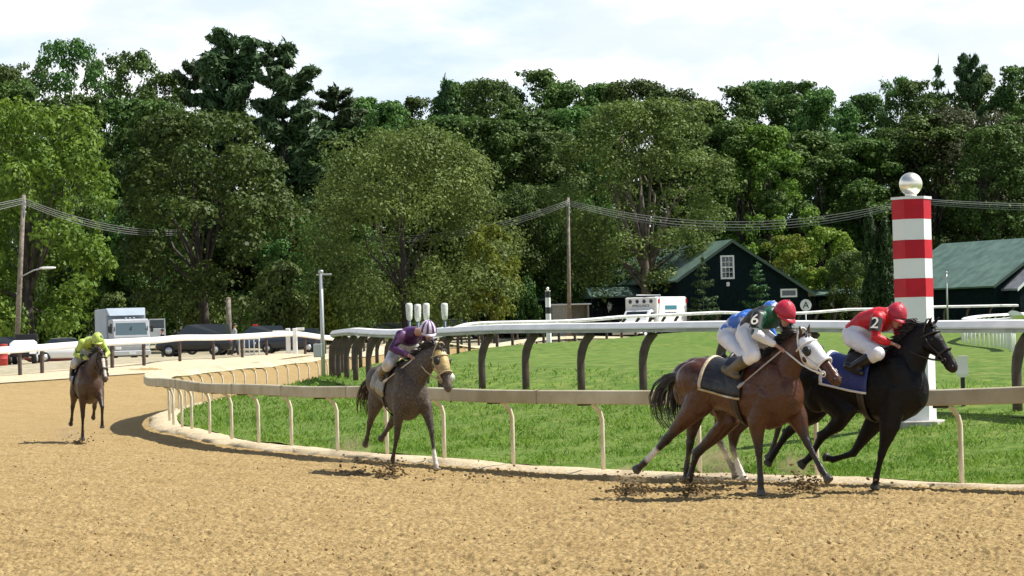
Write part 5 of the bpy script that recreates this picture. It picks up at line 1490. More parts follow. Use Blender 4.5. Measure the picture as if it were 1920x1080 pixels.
def horse_tack(h, hp, cloth, trim, leather, hands=None, number=None, hood=None, strap=None, band2=None):
    poll, hd, hlat, up, HLn = h.head; HS = h.HS
    hs = np.array(HS)
    def hring(t, off, n=18, lo=0, hi=2 * PI):
        a, b, u = (float(np.interp(t, hs[:, 0], hs[:, k])) for k in (1, 2, 3))
        out = []
        for j in range(n):
            th = lo + (hi - lo) * j / (n if hi - lo > 6.2 else n - 1)
            jaw = 0.03 * max(0, -math.sin(th)) * max(0, 1 - abs(t - .30) / .2)
            out.append(poll + hd * t * HLn + up * (u + (b + off + jaw) * math.sin(th)) + hlat * ((a + off + jaw * .4) * math.cos(th)))
        return out
    # saddle cloth, saddle and girth
    def patch(x0, x1, th, off, nx=10, nt=18, mi=0, mb=None, thick=.012):
        A = []
        for o in (off, off + thick):
            A.append([[trunk_pt(x0 + (x1 - x0) * i / nx, -th + 2 * th * j / nt, o) for j in range(nt + 1)] for i in range(nx + 1)])
        n = nt + 1; v = [p for L_ in A for row in L_ for p in row]; m_ = (nx + 1) * n; f = []
        for i in range(nx):
            for j in range(nt):
                a = i * n + j
                f.append((a + m_, a + n + m_, a + n + 1 + m_, a + 1 + m_)); f.append((a, a + 1, a + n + 1, a + n))
        for i in range(nx):
            for j, s_ in ((0, 1), (nt, -1)):
                a, b = i * n + j, (i + 1) * n + j; f.append((a, b, b + m_, a + m_)[::s_])
        for j in range(nt):
            for i, s_ in ((0, -1), (nx, 1)):
                a, b = i * n + j, i * n + j + 1; f.append((a, b, b + m_, a + m_)[::s_])
        mb.add(v, f, mi, True)
    q = MB(); patch(-.40, .22, 1.72, .018, mb=q); cl = q.build('saddle_cloth', cloth, h.root)
    if trim is not None:
        q = MB(); patch(-.405, -.365, 1.73, .026, 2, 18, mb=q); 
        for sg in (-1, 1):
            L_ = [trunk_pt(-.40 + .62 * i / 12, sg * 1.70, .036) for i in range(13)]; q.tube(L_, .014, 6)
        q.build('edging', trim, cl)
    if number is not None:
        for sg in (-1, 1):
            me = text_mesh('number', number[0], .26, .004, number[1]); o = link('number', me, cl)
            pc = trunk_pt(-.22, sg * 1.25, .04); ln = (trunk_pt(-.22, sg * 1.25, .1) - trunk_pt(-.22, sg * 1.25, 0)).normalized(); ln.x = 0; ln.normalize()
            X = Vector((1, 0, 0)) * (1 if sg < 0 else -1); Y = ln.cross(X)
            o.matrix_local = Matrix(((X.x, Y.x, ln.x, pc.x), (X.y, Y.y, ln.y, pc.y), (X.z, Y.z, ln.z, pc.z), (0, 0, 0, 1)))
    q = MB(); patch(-.12, .20, .85, .036, mb=q, thick=.03)
    q.tube([trunk_pt(-.13, 0, .09) + Vector((0, y, -abs(y) * .8)) for y in (-.12, -.06, 0, .06, .12)], [.012, .025, .028, .025, .012], 8)
    q.tube([trunk_pt(.20, 0, .075) + Vector((0, y, -abs(y) * .9)) for y in (-.08, -.04, 0, .04, .08)], [.012, .02, .024, .02, .012], 8)
    q.build('saddle', leather, h.root)
    q = MB()
    for x0, x1 in ((.08, .17),):
        A = [trunk_pt(x0, 2 * PI * j / 28, .012) for j in range(28)]; B = [trunk_pt(x1, 2 * PI * j / 28, .012) for j in range(28)]
        A2 = [trunk_pt(x0, 2 * PI * j / 28, .026) for j in range(28)]; B2 = [trunk_pt(x1, 2 * PI * j / 28, .026) for j in range(28)]
        q.loft([A, A2, B2, B, A], False, False)
    q.build('girth', leather, h.root)
    # bridle
    strap = strap or leather; q = MB()
    off = .014 + (.012 if hood else 0)
    def ringtube(t, r, tilt=0.0, o=off):
        pts = hring(t, o, 20); pts = [p + hd * tilt * ((p - (poll + hd * t * HLn)).dot(up)) for p in pts]; q.tube(pts + [pts[0], pts[1]], r, 6, cap=False)
    ringtube(.60, .014); ringtube(.13, .011, .3); ringtube(.02, .011, -1.0)
    for sg in (-1, 1):
        pts = []
        for t in (.05, .2, .35, .5, .62, .76):
            a, b, u = (float(np.interp(t, hs[:, 0], hs[:, k])) for k in (1, 2, 3)); pts.append(poll + hd * t * HLn + up * (u - .012) + hlat * sg * (a + off))
        q.tube(pts, .010, 6)
        c_ = pts[-1] + hlat * sg * .008; q.tube([c_ + hd * .032 * math.cos(a) + up * .032 * math.sin(a) for a in [k * PI / 5 for k in range(11)]], .006, 5)
        if hands:
            hnd = hands[0 if sg < 0 else 1]; m1 = c_.lerp(hnd, .5) + Vector((0, sg * .03, -.03))
            q.tube([c_, c_.lerp(m1, .5) + Vector((0, 0, -.012)), m1, m1.lerp(hnd, .5), hnd], .011, 6)
    q.build('bridle', strap, h.root)
    if hood:
        q = MB(); rows = [.0, .06, .14, .24, .34, .44, .53, .58]
        o_ = [hring(t, .013, 24) for t in rows]; i_ = [hring(t, .004, 24) for t in rows]
        q.loft(o_ + i_[::-1] + [o_[0]], False, False)
        hd_ = q.build('hood', hood, h.root)
        for sg in (-1, 1):
            c_ = hp(.27, .02, sg * .104); q = MB()
            A = [c_ + hd * .062 * math.cos(a) + up * .055 * math.sin(a) - hlat * sg * .02 for a in [k * PI / 9 for k in range(18)]]
            B = [c_ + hd * .058 * math.cos(a) + up * .05 * math.sin(a) + hlat * sg * .012 for a in [k * PI / 9 for k in range(18)]]
            C_ = [c_ + hd * .036 * math.cos(a) + up * .032 * math.sin(a) + hlat * sg * .016 for a in [k * PI / 9 for k in range(18)]]
            q.loft([A, B, C_]); q.build('eye_cup', band2 or M_BLACK, hd_)
            q = MB(); ball(q, c_ + hlat * sg * .012, .024, 10, 6); q.build('eye_opening', M_EYE, hd_)

M_EYE = mat('eye_dark', (0.012, 0.008, 0.006), 0.12)
M_MANE = mat('black_hair', (0.014, 0.012, 0.011), 0.5)
M_MANEB = mat('dark_brown_hair', (0.03, 0.02, 0.014), 0.55)
M_TAILG = mat('grizzled_hair', (0.022, 0.021, 0.02), 0.5, 0, col2=(0.07, 0.07, 0.068), scale=9)
M_LEATH = mat('dark_leather', (0.02, 0.015, 0.012), 0.45)
M_STRAPW = mat('white_strap', (0.70, 0.68, 0.64), 0.5)
M_STRAPT = mat('tan_strap', (0.42, 0.33, 0.19), 0.6)
M_COAT6 = coat_mat('bay_coat', .38, .10, (.17, .12, .07))
M_COAT1 = coat_mat('black_coat', .5)
M_COAT1.node_tree.nodes['Principled BSDF'].inputs['Specular IOR Level'].default_value = .22
M_COAT2 = coat_mat('muddy_coat', .6, .5, (.185, .135, .085))
M_COAT4 = coat_mat('dark_bay_coat', .5, .25, (.16, .11, .07))
M_SKIN = mat('skin', (0.42, 0.23, 0.16), 0.5)
M_GOGGLE = mat('goggle_lens', (0.02, 0.02, 0.022), 0.1)

def hand_parts(mb, wrist, grip, side, up):
    """palm, four curled fingers of unequal length and a thumb closing round the rein at 'grip'"""
    d = (grip - wrist).normalized(); lat = d.cross(up).normalized() * side; u = lat.cross(d).normalized()
    if u.z < 0: u = -u
    etube(mb, [wrist, wrist + d * .045, wrist + d * .085], [(.026, .020), (.036, .020), (.038, .018)], lat, 10)
    k0 = wrist + d * .088
    for i, (o, ln) in enumerate(((-.030, .062), (-.010, .072), (.010, .068), (.028, .052))):
        b = k0 + lat * o; p1 = b + d * ln * .45 + u * .004; p2 = p1 + d * ln * .12 - u * ln * .42; p3 = p2 - d * ln * .38 - u * ln * .1
        mb.tube([b - d * .02, b, p1, p2, p3], [.0095, .0098, .0092, .0085, .007], 8)
    t0 = wrist + d * .03 - lat * .034; t1 = t0 + d * .028 - lat * .014 - u * .012; t2 = t1 + d * .03 + lat * .008 - u * .016
    mb.tube([t0 + lat * .01, t0, t1, t2], [.012, .0118, .0105, .008], 8)

def rider(h, J, colors, label, whip=None, lean=0.0):
    """crouching rider: J joints in the horse's frame"""
    root = empty('person', h.loc, h.rz); tag(root, label, 'person', 'riders in the race')
    V_ = {k: Vector(v) for k, v in J.items()}
    pel, ch, nk, hd_ = V_['pelvis'], V_['chest'], V_['neck'], V_['head']
    face = Vector(J.get('face', (.9, -.1, -.35))).normalized()
    lat = Vector((0, 1, 0)); lat = (lat - face * lat.dot(face)).normalized(); top = face.cross(lat); top = top if top.z > 0 else -top
    body, jer, bre = MB(), MB(), MB()
    tors = [pel, pel.lerp(ch, .45) + Vector((-.02, 0, .05)), ch, ch.lerp(nk, .55)]
    tr = [(.165, .125), (.15, .115), (.185, .125), (.13, .09)]
    etube(body, tors, tr, lat); etube(jer, tors[0:1] + tors[1:], [(a + .016, b + .016) for a, b in tr], lat)
    etube(body, [ch.lerp(nk, .5), nk, nk.lerp(hd_, .6)], [(.075, .075), (.058, .06), (.055, .058)], lat, 12)
    etube(jer, [ch.lerp(nk, .5), nk], [(.10, .09), (.072, .072)], lat, 12)
    # head with brow, nose, cheeks, chin and ears
    ball(body, hd_ + top * .03 - face * .015, .098, 16, 12, (1.0, .82, 1.05))
    etube(body, [hd_ + face * .02 + top * .02, hd_ + face * .045 - top * .05, hd_ + face * .05 - top * .095], [(.068, .075), (.06, .065), (.036, .038)], lat, 12)
    etube(body, [hd_ + face * .095 + top * .02, hd_ + face * .115 - top * .01, hd_ + face * .125 - top * .03], [(.010, .010), (.014, .013), (.017, .014)], lat, 8)
    etube(body, [hd_ + face * .092 - top * .06 - lat * .022, hd_ + face * .1 - top * .06, hd_ + face * .092 - top * .06 + lat * .022], [(.008, .007), (.010, .009), (.008, .007)], top, 8)
    for sg in (-1, 1): ball(body, hd_ + lat * sg * .08 - top * .01 - face * .01, .022, 8, 6, (.8, .5, 1.2))
    grips = []
    for sd, sg in (('R', -1), ('L', 1)):
        sh, el, wr, gr = (V_[sd + k] for k in ('sh', 'el', 'wr', 'gr'))
        path = [sh, sh.lerp(el, .5), el, el.lerp(wr, .4), wr]; rr = [(.062, .068), (.05, .054), (.042, .045), (.04, .043), (.028, .03)]
        etube(body, path, rr, lat, 12); ball(body, sh, .072)
        rj = [(a + .014, b + .014) for a, b in rr]
        ball(jer, sh, .092)
        if 'cuffs' in colors:
            etube(jer, path[:3], rj[:3], lat, 12); cf = MB(); etube(cf, [sh.lerp(el, .8), el, el.lerp(wr, .4), el.lerp(wr, .9)], [(.061, .064), (.06, .063), (.056, .059), (.042, .044)], lat, 12)
            link('sleeve', organic('sleeve', cf, .012, 3, [colors['cuffs']]), root)
        else: etube(jer, path[:-1] + [el.lerp(wr, .88)], rj, lat, 12)
        hand_parts(body, wr, gr, sg, Vector((0, 0, 1))); grips.append(gr)
        hip, kn, an, toe = (V_[sd + k] for k in ('hip', 'kn', 'an', 'toe'))
        path = [hip, hip.lerp(kn, .5), kn, kn.lerp(an, .35), an]; rr = [(.094, .10), (.076, .084), (.054, .058), (.052, .056), (.034, .036)]
        etube(body, path, rr, lat, 12); etube(body, [an - (toe - an).normalized() * .06, an.lerp(toe, .4), toe], [(.036, .04), (.042, .036), (.036, .026)], lat, 10)
        etube(bre, [pel.lerp(hip, .6), hip, hip.lerp(kn, .5), kn, kn.lerp(an, .16), kn.lerp(an, .3)], [(.11, .11), (.115, .12), (.096, .104), (.082, .088), (.077, .081), (.072, .076)], lat, 12)
        ball(bre, kn, .086)
        boot = MB(); etube(boot, [kn.lerp(an, .22), kn.lerp(an, .5), an], [(.074, .078), (.068, .072), (.05, .052)], lat, 12)
        etube(boot, [an - (toe - an).normalized() * .075, an.lerp(toe, .4), toe], [(.046, .05), (.052, .046), (.046, .036)], lat, 12)
        link('boot', organic('boot', boot, .014, 3, [colors['boots']]), root)
    etube(bre, [pel + Vector((-.03, 0, -.03)), pel.lerp(ch, .28)], [(.185, .15), (.178, .142)], lat, 14)
    link('body', organic('body', body, .0085, 3, [M_SKIN]), root)
    jo = link('jersey', organic('jersey', jer, .014, 4, [colors['jersey']]), root)
    link('breeches', organic('breeches', bre, .014, 4, [colors['breeches']]), root)
    # helmet with cap cover, peak and goggles
    q = MB(); rings = []
    hc = hd_ + top * .035 - face * .02
    for i in range(9):
        a = (i / 8) * PI * .5
        rr = math.cos(a) * .995 + .005
        rings.append([hc + top * (-.035 + .165 * math.sin(a)) + (face * math.cos(t) * .142 + lat * math.sin(t) * .122) * rr for t in [2 * PI * j / 28 for j in range(28)]])
    q.loft(rings, True, True)
    ball(q, hc + top * .128, .014, 8, 6)
    helm = q.build('helmet', colors['helmet'], root)
    q = MB(); A = []; B = []
    for j in range(13):
        t = -1.15 + 2.3 * j / 12; A.append(hc - top * .03 + face * math.cos(t) * .135 + lat * math.sin(t) * .118); B.append(hc - top * .052 + face * (math.cos(t) * .135 + .062 * math.cos(t * 1.3)) + lat * math.sin(t) * .122)
    nA = len(A); q.add(A + B + [p - top * .012 for p in A] + [p - top * .012 for p in B], [(j, j + 1, nA + j + 1, nA + j) for j in range(nA - 1)] + [(2 * nA + j, 3 * nA + j, 3 * nA + j + 1, 2 * nA + j + 1) for j in range(nA - 1)] + [(nA + j, nA + j + 1, 3 * nA + j + 1, 3 * nA + j) for j in range(nA - 1)], 0, True)
    q.build('peak', colors.get('peak', colors['helmet']), helm)
    q = MB(); 
    gl = [[hd_ + top * (z_ - .005) + face * (math.cos(t) * r_) + lat * math.sin(t) * r_ * .86 for t in [-1.0 + 2.0 * j / 14 for j in range(15)]] for z_, r_ in ((-.022, .108), (-.012, .124), (.012, .126), (.026, .112))]
    q.loft(gl, False, False, 0, True, None, False); q.build('goggles', colors.get('goggles', M_GOGGLE), helm)
    if 'badge' in colors:
        for sd, sg in (('R', -1), ('L', 1)):
            sh, el = V_[sd + 'sh'], V_[sd + 'el']; ctr = sh.lerp(el, .42); ax = (el - sh).normalized()
            outw = Vector(colors.get('bdir', (-.1, -1, .15))); outw.y *= -sg; outw = (outw - ax * outw.dot(ax)).normalized(); side = ax.cross(outw).normalized()
            q = MB(); pl = [[ctr + ax * a_ + (outw * math.cos(t) + side * math.sin(t)) * .088 for t in [-.95 + 1.9 * j / 10 for j in range(11)]] for a_ in (-.085, .085)]
            q.loft(pl, False, False, 0, True, None, False); q.build('number_band', colors['badge'][1], jo)
            o = link('number', text_mesh('number', colors['badge'][0], .20, .004, colors['badge'][2]), jo)
            Y = -ax; X = Y.cross(outw); pc = ctr + outw * .096
            o.matrix_local = Matrix(((X.x, Y.x, outw.x, pc.x), (X.y, Y.y, outw.y, pc.y), (X.z, Y.z, outw.z, pc.z), (0, 0, 0, 1)))
    if 'stripes' in colors:
        q = MB()
        for k in range(4):
            t0 = -1.1 + k * .73; L_ = []
            for i in range(10):
                a = (i / 9) * PI * .47; L_.append((a, t0))
            def hpnt(a, t, o): return hc + top * (-.035 + (.165 + o) * math.sin(a)) + (face * math.cos(t) * (.142 + o) + lat * math.sin(t) * (.122 + o)) * math.cos(a)
            for tt in (t0,):
                q.loft([[hpnt(a, tt - .14, .0), hpnt(a, tt - .13, .004), hpnt(a, tt + .13, .004), hpnt(a, tt + .14, .0)] for a, _ in L_], False, False, 0, True, None, False)
        q.build('helmet_stripes', colors['stripes'], helm)
    if whip:
        g = V_[whip[0] + 'gr']; e = Vector(whip[1]); dd = (e - g).normalized()
        q = MB(); q.tube([g - dd * .12, g, g.lerp(e, .5), e - dd * .09], [.012, .012, .009, .007], 7); q.tube([e - dd * .1, e - dd * .05, e], [.010, .020, .018], 6)
        o = q.build('whip', whip[2]); o.location = h.loc; o.rotation_euler = (0, 0, h.rz); tag(o, whip[3], 'whip', 'riding whips')
    return grips

def seat(dx=0.0, dz=0.0, dy=0.0, head=(.72, 0, 2.13), hands=((.66, -.09, 1.66), (.66, .09, 1.68)), el=(.47, .29, 1.83), lean=1.0):
    o = Vector((dx, dy, dz)); d = {}
    A = lambda *p: tuple(Vector(p) + o)
    d['pelvis'] = A(.04, 0, 1.86); d['chest'] = A(.38, 0, 2.02); d['neck'] = A(.55, 0, 2.07); d['head'] = tuple(Vector(head))
    for s, sg in (('R', -1), ('L', 1)):
        d[s + 'sh'] = A(.43, sg * .185, 2.02); d[s + 'el'] = (el[0], sg * el[1] + dy, el[2])
        g = Vector(hands[0 if sg < 0 else 1]); e = Vector(d[s + 'el']); w = g + (e - g).normalized() * .10
        d[s + 'gr'] = tuple(g); d[s + 'wr'] = tuple(w)
        d[s + 'hip'] = A(.04, sg * .12, 1.82); d[s + 'kn'] = (.42 + dx * .5, sg * .285, 1.60 + dz * .6); d[s + 'an'] = (.06 + dx * .3, sg * .30, 1.42 + dz * .3); d[s + 'toe'] = (.20 + dx * .3, sg * .31, 1.36 + dz * .3)
    return d
# ------------------------------------------------------------------ the field
def head_dir(a):  # heading measured from straight towards the camera, turning to the right
    return math.atan2(-math.cos(a), math.sin(a)) + PI / 2

silk = lambda n, c, c2=None, sc=4, **k: mat(n, c, .45, 0, var=0 if c2 else .15, col2=c2, scale=sc, bump=.8, bscale=13, **k)
M_CAPRED = silk('crimson_cap', (.42, .012, .035)); M_SILKGREEN = silk('green_black_silk', (.008, .011, .010), (.008, .09, .045), 3.2, lo=.50, hi=.56)
M_SILKRED = silk('red_silk', (.50, .006, .014)); M_SILKBLUE = silk('blue_white_silk', (.02, .13, .52), (.60, .63, .70), 6, lo=.56, hi=.61)
M_SILKPURPLE = silk('purple_silk', (.055, .010, .075), (.22, .10, .24), 7, lo=.55, hi=.68); M_SILKLIME = silk('lime_silk', (.44, .56, .10), (.05, .07, .03), 6, lo=.55, hi=.62)
M_BREECH = silk('white_breeches', (.72, .72, .74)); M_BREECHG = silk('soiled_breeches', (.42, .38, .32), (.70, .69, .68), 6)
M_BOOT = mat('black_boot', (.012, .011, .011), .3); M_BOOTO = mat('olive_boot', (.12, .09, .045), .5, 0, var=.3)
M_CLOTHB = silk('black_cloth', (.010, .010, .011)); M_GOLDTRIM = silk('gold_trim', (.40, .25, .08), (.62, .55, .42), 9)
M_CLOTHBLUE = silk('blue_cloth', (.018, .028, .14)); M_CLOTHTAN = silk('tan_cloth', (.30, .26, .16), (.06, .055, .045), 7)
M_HOODW = silk('white_hood', (.78, .78, .80)); M_HOODY = silk('muddy_yellow_hood', (.62, .47, .18), (.28, .20, .10), 9)
M_PALE = mat('pale_letter', (.78, .74, .64), .5)
M_WHIPG = mat('grey_whip', (.36, .33, .30), .5); M_WHIPT = mat('cream_whip', (.62, .55, .42), .5)
M_PUR2 = silk('purple_stripe', (.07, .015, .10)); M_CAPW = silk('pale_cap', (.62, .55, .64))

# bay horse, white hood, number 6
H6 = Horse('bay', (2.60, 32.9, 0.0), head_dir(R(45)), 'bay horse in front of the group, white hood with black eye cups, black saddle cloth', {})
a = H6.at
yR, yL = -.17, .17
H6.cfg = dict(poll=tuple(Vector((a(1505, 630, 0).x, 0.0, a(1505, 638, 0).z))), muzzle=tuple(a(1572, 716, 0.0)), hlat=(.22, 1, 0), coat=(.070, .0245, .0105), points=(.016, .011, .009), socks={'RH': (.30, .92)}, muz=.0, hoof=(.06, .055, .05),
              RF=[a(1418, 792, yR), a(1423, 846, yR), a(1426, 900, yR), a(1427, 930, yR)], LF=[a(1497, 786, yL), a(1513, 829, yL), a(1540, 880, yL), a(1556, 903, yL)],
              RH=[a(1296, 772, yR), a(1248, 826, yR), a(1208, 868, yR), a(1191, 883, yR)], LH=[a(1366, 792, yL), a(1306, 850, yL), a(1294, 893, yL), a(1292, 922, yL)],
              tail=[a(1274, 702, -.02), a(1254, 710, -.05), a(1240, 728, -.05), a(1234, 752, -.03), a(1238, 776, 0), a(1254, 798, 0)], tailmat=M_TAILG)
hp6 = build_horse(H6, M_COAT6)
J6 = seat(head=tuple(a(1472, 590, 0.0)), hands=(tuple(a(1468, 655, -.09)), tuple(a(1488, 650, .10))), el=(.47, .30, 1.84))
J6['face'] = (.82, -.25, -.42)
for k_, d_ in (('pelvis', (.13, 0, .03)), ('Rhip', (.12, 0, .02)), ('Lhip', (.12, 0, .02)), ('chest', (.05, 0, .01))): J6[k_] = tuple(Vector(J6[k_]) + Vector(d_))
g6 = rider(H6, J6, dict(jersey=M_SILKGREEN, breeches=M_BREECH, boots=M_BOOTO, helmet=M_CAPRED, badge=('6', M_BLACK, M_PALE), bdir=(.35, -1, .1), cuffs=M_BREECH), 'crouching rider in crimson cap and green-black silks, white forearms, pale 6 on the sleeve',
           ('R', tuple(a(1383, 727, -.42)), M_WHIPG, 'grey whip held low by the rider wearing number 6'))
horse_tack(H6, hp6, M_CLOTHB, M_GOLDTRIM, M_LEATH, hands=g6, hood=M_HOODW, strap=M_STRAPW)

# black horse on the far side
H1 = Horse('black', (4.02, 33.25, 0.02), head_dir(R(53)), 'black horse nearest the rail at right with bare dark head, blue saddle cloth', {})
a = H1.at
H1.cfg = dict(poll=tuple(a(1738, 618, 0)), muzzle=tuple(a(1790, 692, 0)), hlat=(.05, 1, 0), coat=(.0034, .003, .0034), points=(.003, .0028, .0028), muz=.3, muzcol=(.06, .04, .03), earback=.25,
              RF=[a(1668, 800, yR), a(1653, 852, yR), a(1643, 896, yR), a(1640, 918, yR)], LF=[a(1640, 790, yL), a(1600, 850, yL), a(1562, 862, yL), a(1545, 856, yL)],
              RH=[a(1590, 780, yR), a(1541, 818, yR), a(1520, 856, yR), a(1500, 874, yR)], LH=[a(1520, 775, yL), a(1476, 812, yL), a(1450, 852, yL), a(1438, 872, yL)],
              tail=[(-.95, 0, 1.40), (-1.1, 0, 1.30), (-1.22, 0, 1.12), (-1.28, 0, .95), (-1.3, 0, .8)], wind=(-.7, .2, .35))
hp1 = build_horse(H1, M_COAT1)
J1 = seat(dx=-.10, dz=-.07, head=tuple(a(1681, 594, 0.0)), hands=(tuple(a(1684, 648, -.09)), tuple(a(1704, 628, .10))), el=(.34, .29, 1.74)); J1['face'] = (.75, -.55, -.3)
g1 = rider(H1, J1, dict(jersey=M_SILKRED, breeches=M_BREECH, boots=M_BOOT, helmet=M_CAPRED, badge=('2', M_BLACK, M_PALE), bdir=(.25, -1, .1)), 'crouching rider all in bright red silks and cap on the black horse')
horse_tack(H1, hp1, M_CLOTHBLUE, M_STRAPW, M_LEATH, hands=g1)

# third horse, mostly hidden behind the bay
H3 = Horse('dark', (2.73, 36.08, -0.03), head_dir(R(46)), 'dark brown horse mostly hidden behind the bay, one white front sock showing', {})
a = H3.at
H3.cfg = dict(poll=(1.13, 0.02, 1.70), muzzle=(1.50, 0.02, 1.26), coat=(.046, .018, .010), points=(.012, .010, .009), socks={'LF': .45}, muz=.7,
              RF=[(.62, yR, 1.0), (.86, yR, .72), (.74, yR, .42), (.66, yR, .32)], LF=[a(1377, 800, yL), a(1374, 843, yL), a(1387, 878, yL), a(1398, 904, yL)],
              RH=[a(1302, 780, yR), a(1294, 832, yR), a(1287, 878, yR), a(1285, 905, yR)], LH=[(-.30, yL, .98), (-.42, yL, .58), (-.2, yL, .22), (-.12, yL, .06)],
              tail=[(-.88, 0, 1.38), (-.93, 0, 1.24), (-.95, .02, 1.06), (-.94, 0, .92), (-.92, 0, .8)])
hp3 = build_horse(H3, M_COAT6, .022)
J3 = seat(dx=-.04, dz=.02, head=(.64, .02, 2.10), hands=((.62, -.09, 1.68), (.66, .09, 1.70)), el=(.45, .29, 1.80))
g3 = rider(H3, J3, dict(jersey=M_SILKBLUE, breeches=M_BREECH, boots=M_BOOT, helmet=M_SILKBLUE), 'rider in blue and white silks partly hidden behind the rider with number 6')
horse_tack(H3, hp3, M_CLOTHB, None, M_LEATH, hands=g3)

# muddy horse coming out of the bend
H2 = Horse('muddy', (-1.69, 41.95, -0.05), head_dir(R(21)), 'mud-spattered dark horse alone before the rail, yellowish muddy hood, one pale sock', {})
a = H2.at
H2.cfg = dict(poll=(1.12, .24, 1.74), muzzle=(1.40, .28, 1.20), nlat=(-.25, 1, 0), hlat=(-.30, 1, 0), coat=(.050, .039, .031), points=(.024, .019, .016), socks={'LF': .7}, muz=.6, muzcol=(.10, .08, .06),
              RF=[(.50, yR, .90), (.38, yR, .54), (.16, yR, .20), (.12, yR, .03)], LF=[(.64, .20, .92), (.78, .22, .60), (.84, .23, .25), (.92, .24, .04)],
              RH=[(-.62, yR, .96), (-.86, yR, .70), (-1.02, yR, .46), (-1.12, yR, .36)], LH=[(-.42, .15, .94), (-.84, .14, .66), (-1.1, .13, .52), (-1.26, .12, .44)],
              tail=[(-.95, -.02, 1.40), (-1.1, -.05, 1.32), (-1.25, -.08, 1.2), (-1.36, -.1, 1.05), (-1.4, -.1, .9)], tailmat=M_MANEB)
hp2 = build_horse(H2, M_COAT2, .019)
J2 = seat(dy=.10, dz=-.04, head=(.80, .20, 2.03), hands=((.72, .02, 1.66), (.74, .22, 1.70)), el=(.42, .33, 1.80)); J2['face'] = (.93, -.05, -.3)
g2 = rider(H2, J2, dict(jersey=M_SILKPURPLE, breeches=M_BREECHG, boots=M_BOOTO, helmet=M_CAPW, stripes=M_PUR2), 'crouching rider in purple silks with a purple and white striped cap',
           ('R', (.34, -.34, 1.32), M_WHIPT, 'cream whip held down by the rider in purple silks'))
horse_tack(H2, hp2, M_CLOTHTAN, None, M_LEATH, hands=g2, hood=M_HOODY, strap=M_STRAPT)

# last horse, head on
H4 = Horse('dark_bay', (-8.50, 57.3, 0.0), head_dir(R(15)), 'dark bay horse far left, last of the field, running almost straight towards the viewer', {})
H4.cfg = dict(poll=(1.10, .16, 1.72), muzzle=(1.38, .20, 1.22), nlat=(-.1, 1, 0), hlat=(-.12, 1, 0), coat=(.058, .027, .013), points=(.018, .012, .010), muz=.6, muzcol=(.10, .075, .06), blaze=True,
              RF=[(.50, -.15, .93), (.46, -.15, .52), (.36, -.15, .18), (.36, -.15, .03)], LF=[(.66, .17, .95), (.92, .18, .70), (.86, .18, .40), (.84, .18, .28)],
              RH=[(-.60, -.18, .96), (-.86, -.20, .68), (-1.02, -.21, .42), (-1.12, -.22, .32)], LH=[(-.38, .2, .94), (-.72, .22, .66), (-.86, .22, .52), (-.98, .22, .44)],
              tail=[(-.95, 0, 1.40), (-1.1, -.0, 1.30), (-1.2, -.05, 1.15), (-1.26, -.05, 1.0), (-1.28, -.05, .85)])
hp4 = build_horse(H4, M_COAT4, .022)
J4 = seat(dy=.06, dz=-.06, head=(.74, .14, 2.0), hands=((.72, .03, 1.62), (.72, .19, 1.62)), el=(.42, .32, 1.74)); J4['face'] = (.95, 0, -.3)
g4 = rider(H4, J4, dict(jersey=M_SILKLIME, breeches=M_BREECHG, boots=M_BOOT, helmet=M_SILKLIME), 'rider in lime green and dark silks on the last horse')
horse_tack(H4, hp4, M_CLOTHB, None, M_LEATH, hands=g4)

# dirt thrown up by the hooves
def clods(name, centre, n, spread, size, heap, label_seed, up_=.2):
    rs = np.random.RandomState(label_seed); q = MB()
    for k in range(n):
        p_ = np.array(centre) + rs.randn(3) * np.array(spread); p_[2] = max(h1(p_[0], p_[1]) + .01, centre[2] + abs(rs.randn()) * spread[2])
        r = size * rs.uniform(.3, 1.2) ** 1.5
        ring = lambda z, rr: [(p_[0] + rr * rs.uniform(.7, 1.3) * math.cos(t), p_[1] + rr * rs.uniform(.7, 1.3) * math.sin(t), p_[2] + z) for t in [2 * PI * j / 6 for j in range(6)]]
        q.loft([ring(-r * .7, r * .4), ring(-r * .1, r), ring(r * .5, r * .6)], True, True, 0, True)
    for hx, hy, hr, hh in heap:
        z = h1(hx, hy); rings = []
        for f, zz in ((1.0, -.02), (.8, .25), (.5, .7), (.2, 1.0)):
            rings.append([(hx + hr * f * rs.uniform(.75, 1.25) * math.cos(t), hy + hr * f * .8 * rs.uniform(.75, 1.25) * math.sin(t), z + zz * hh * rs.uniform(.8, 1.2)) for t in [2 * PI * j / 14 for j in range(14)]])
        q.loft(rings, False, True, 0, True)
    o = q.build(name, M_CLOD); tag(o, kind='stuff'); return o
M_CLOD = ground_mat('damp_clods', [(0.19, 0.135, 0.064), (0.27, 0.195, 0.098), (0.11, 0.075, 0.036)], [4, 20], .6, .02, 40)
def gp(px, py, z=0.0):
    """ground point under a photo pixel"""
    v = (px - 960) * sr + (py - 540) * cr; D = (EYE - z) * F / (v - 88)
    return (PX(px, D, z), D, h1(PX(px, D, z), D))
for px, py, hr, hh, n in ((1187, 921, .17, .05, 230), (1302, 925, .2, .06, 240), (1508, 915, .22, .07, 260), (1640, 921, .14, .03, 20), (728, 889, .17, .05, 200), (806, 890, .10, .03, 16), (146, 831, .18, .06, 60), (1396, 908, .12, .04, 40), (670, 884, .16, .05, 60)):
    c_ = gp(px, py); clods('kicked_up_dirt', (c_[0], c_[1], c_[2] + .02), n, (.14, .12, .11), .019, [(c_[0], c_[1], hr, hh)], px)
c_ = gp(900, 890); clods('kicked_up_dirt', (c_[0], c_[1], c_[2] + .02), 70, (.55, .5, .12), .02, [], 3)
c_ = gp(1350, 890); clods('kicked_up_dirt', (c_[0], c_[1], c_[2] + .05), 120, (.5, .4, .16), .014, [], 4)

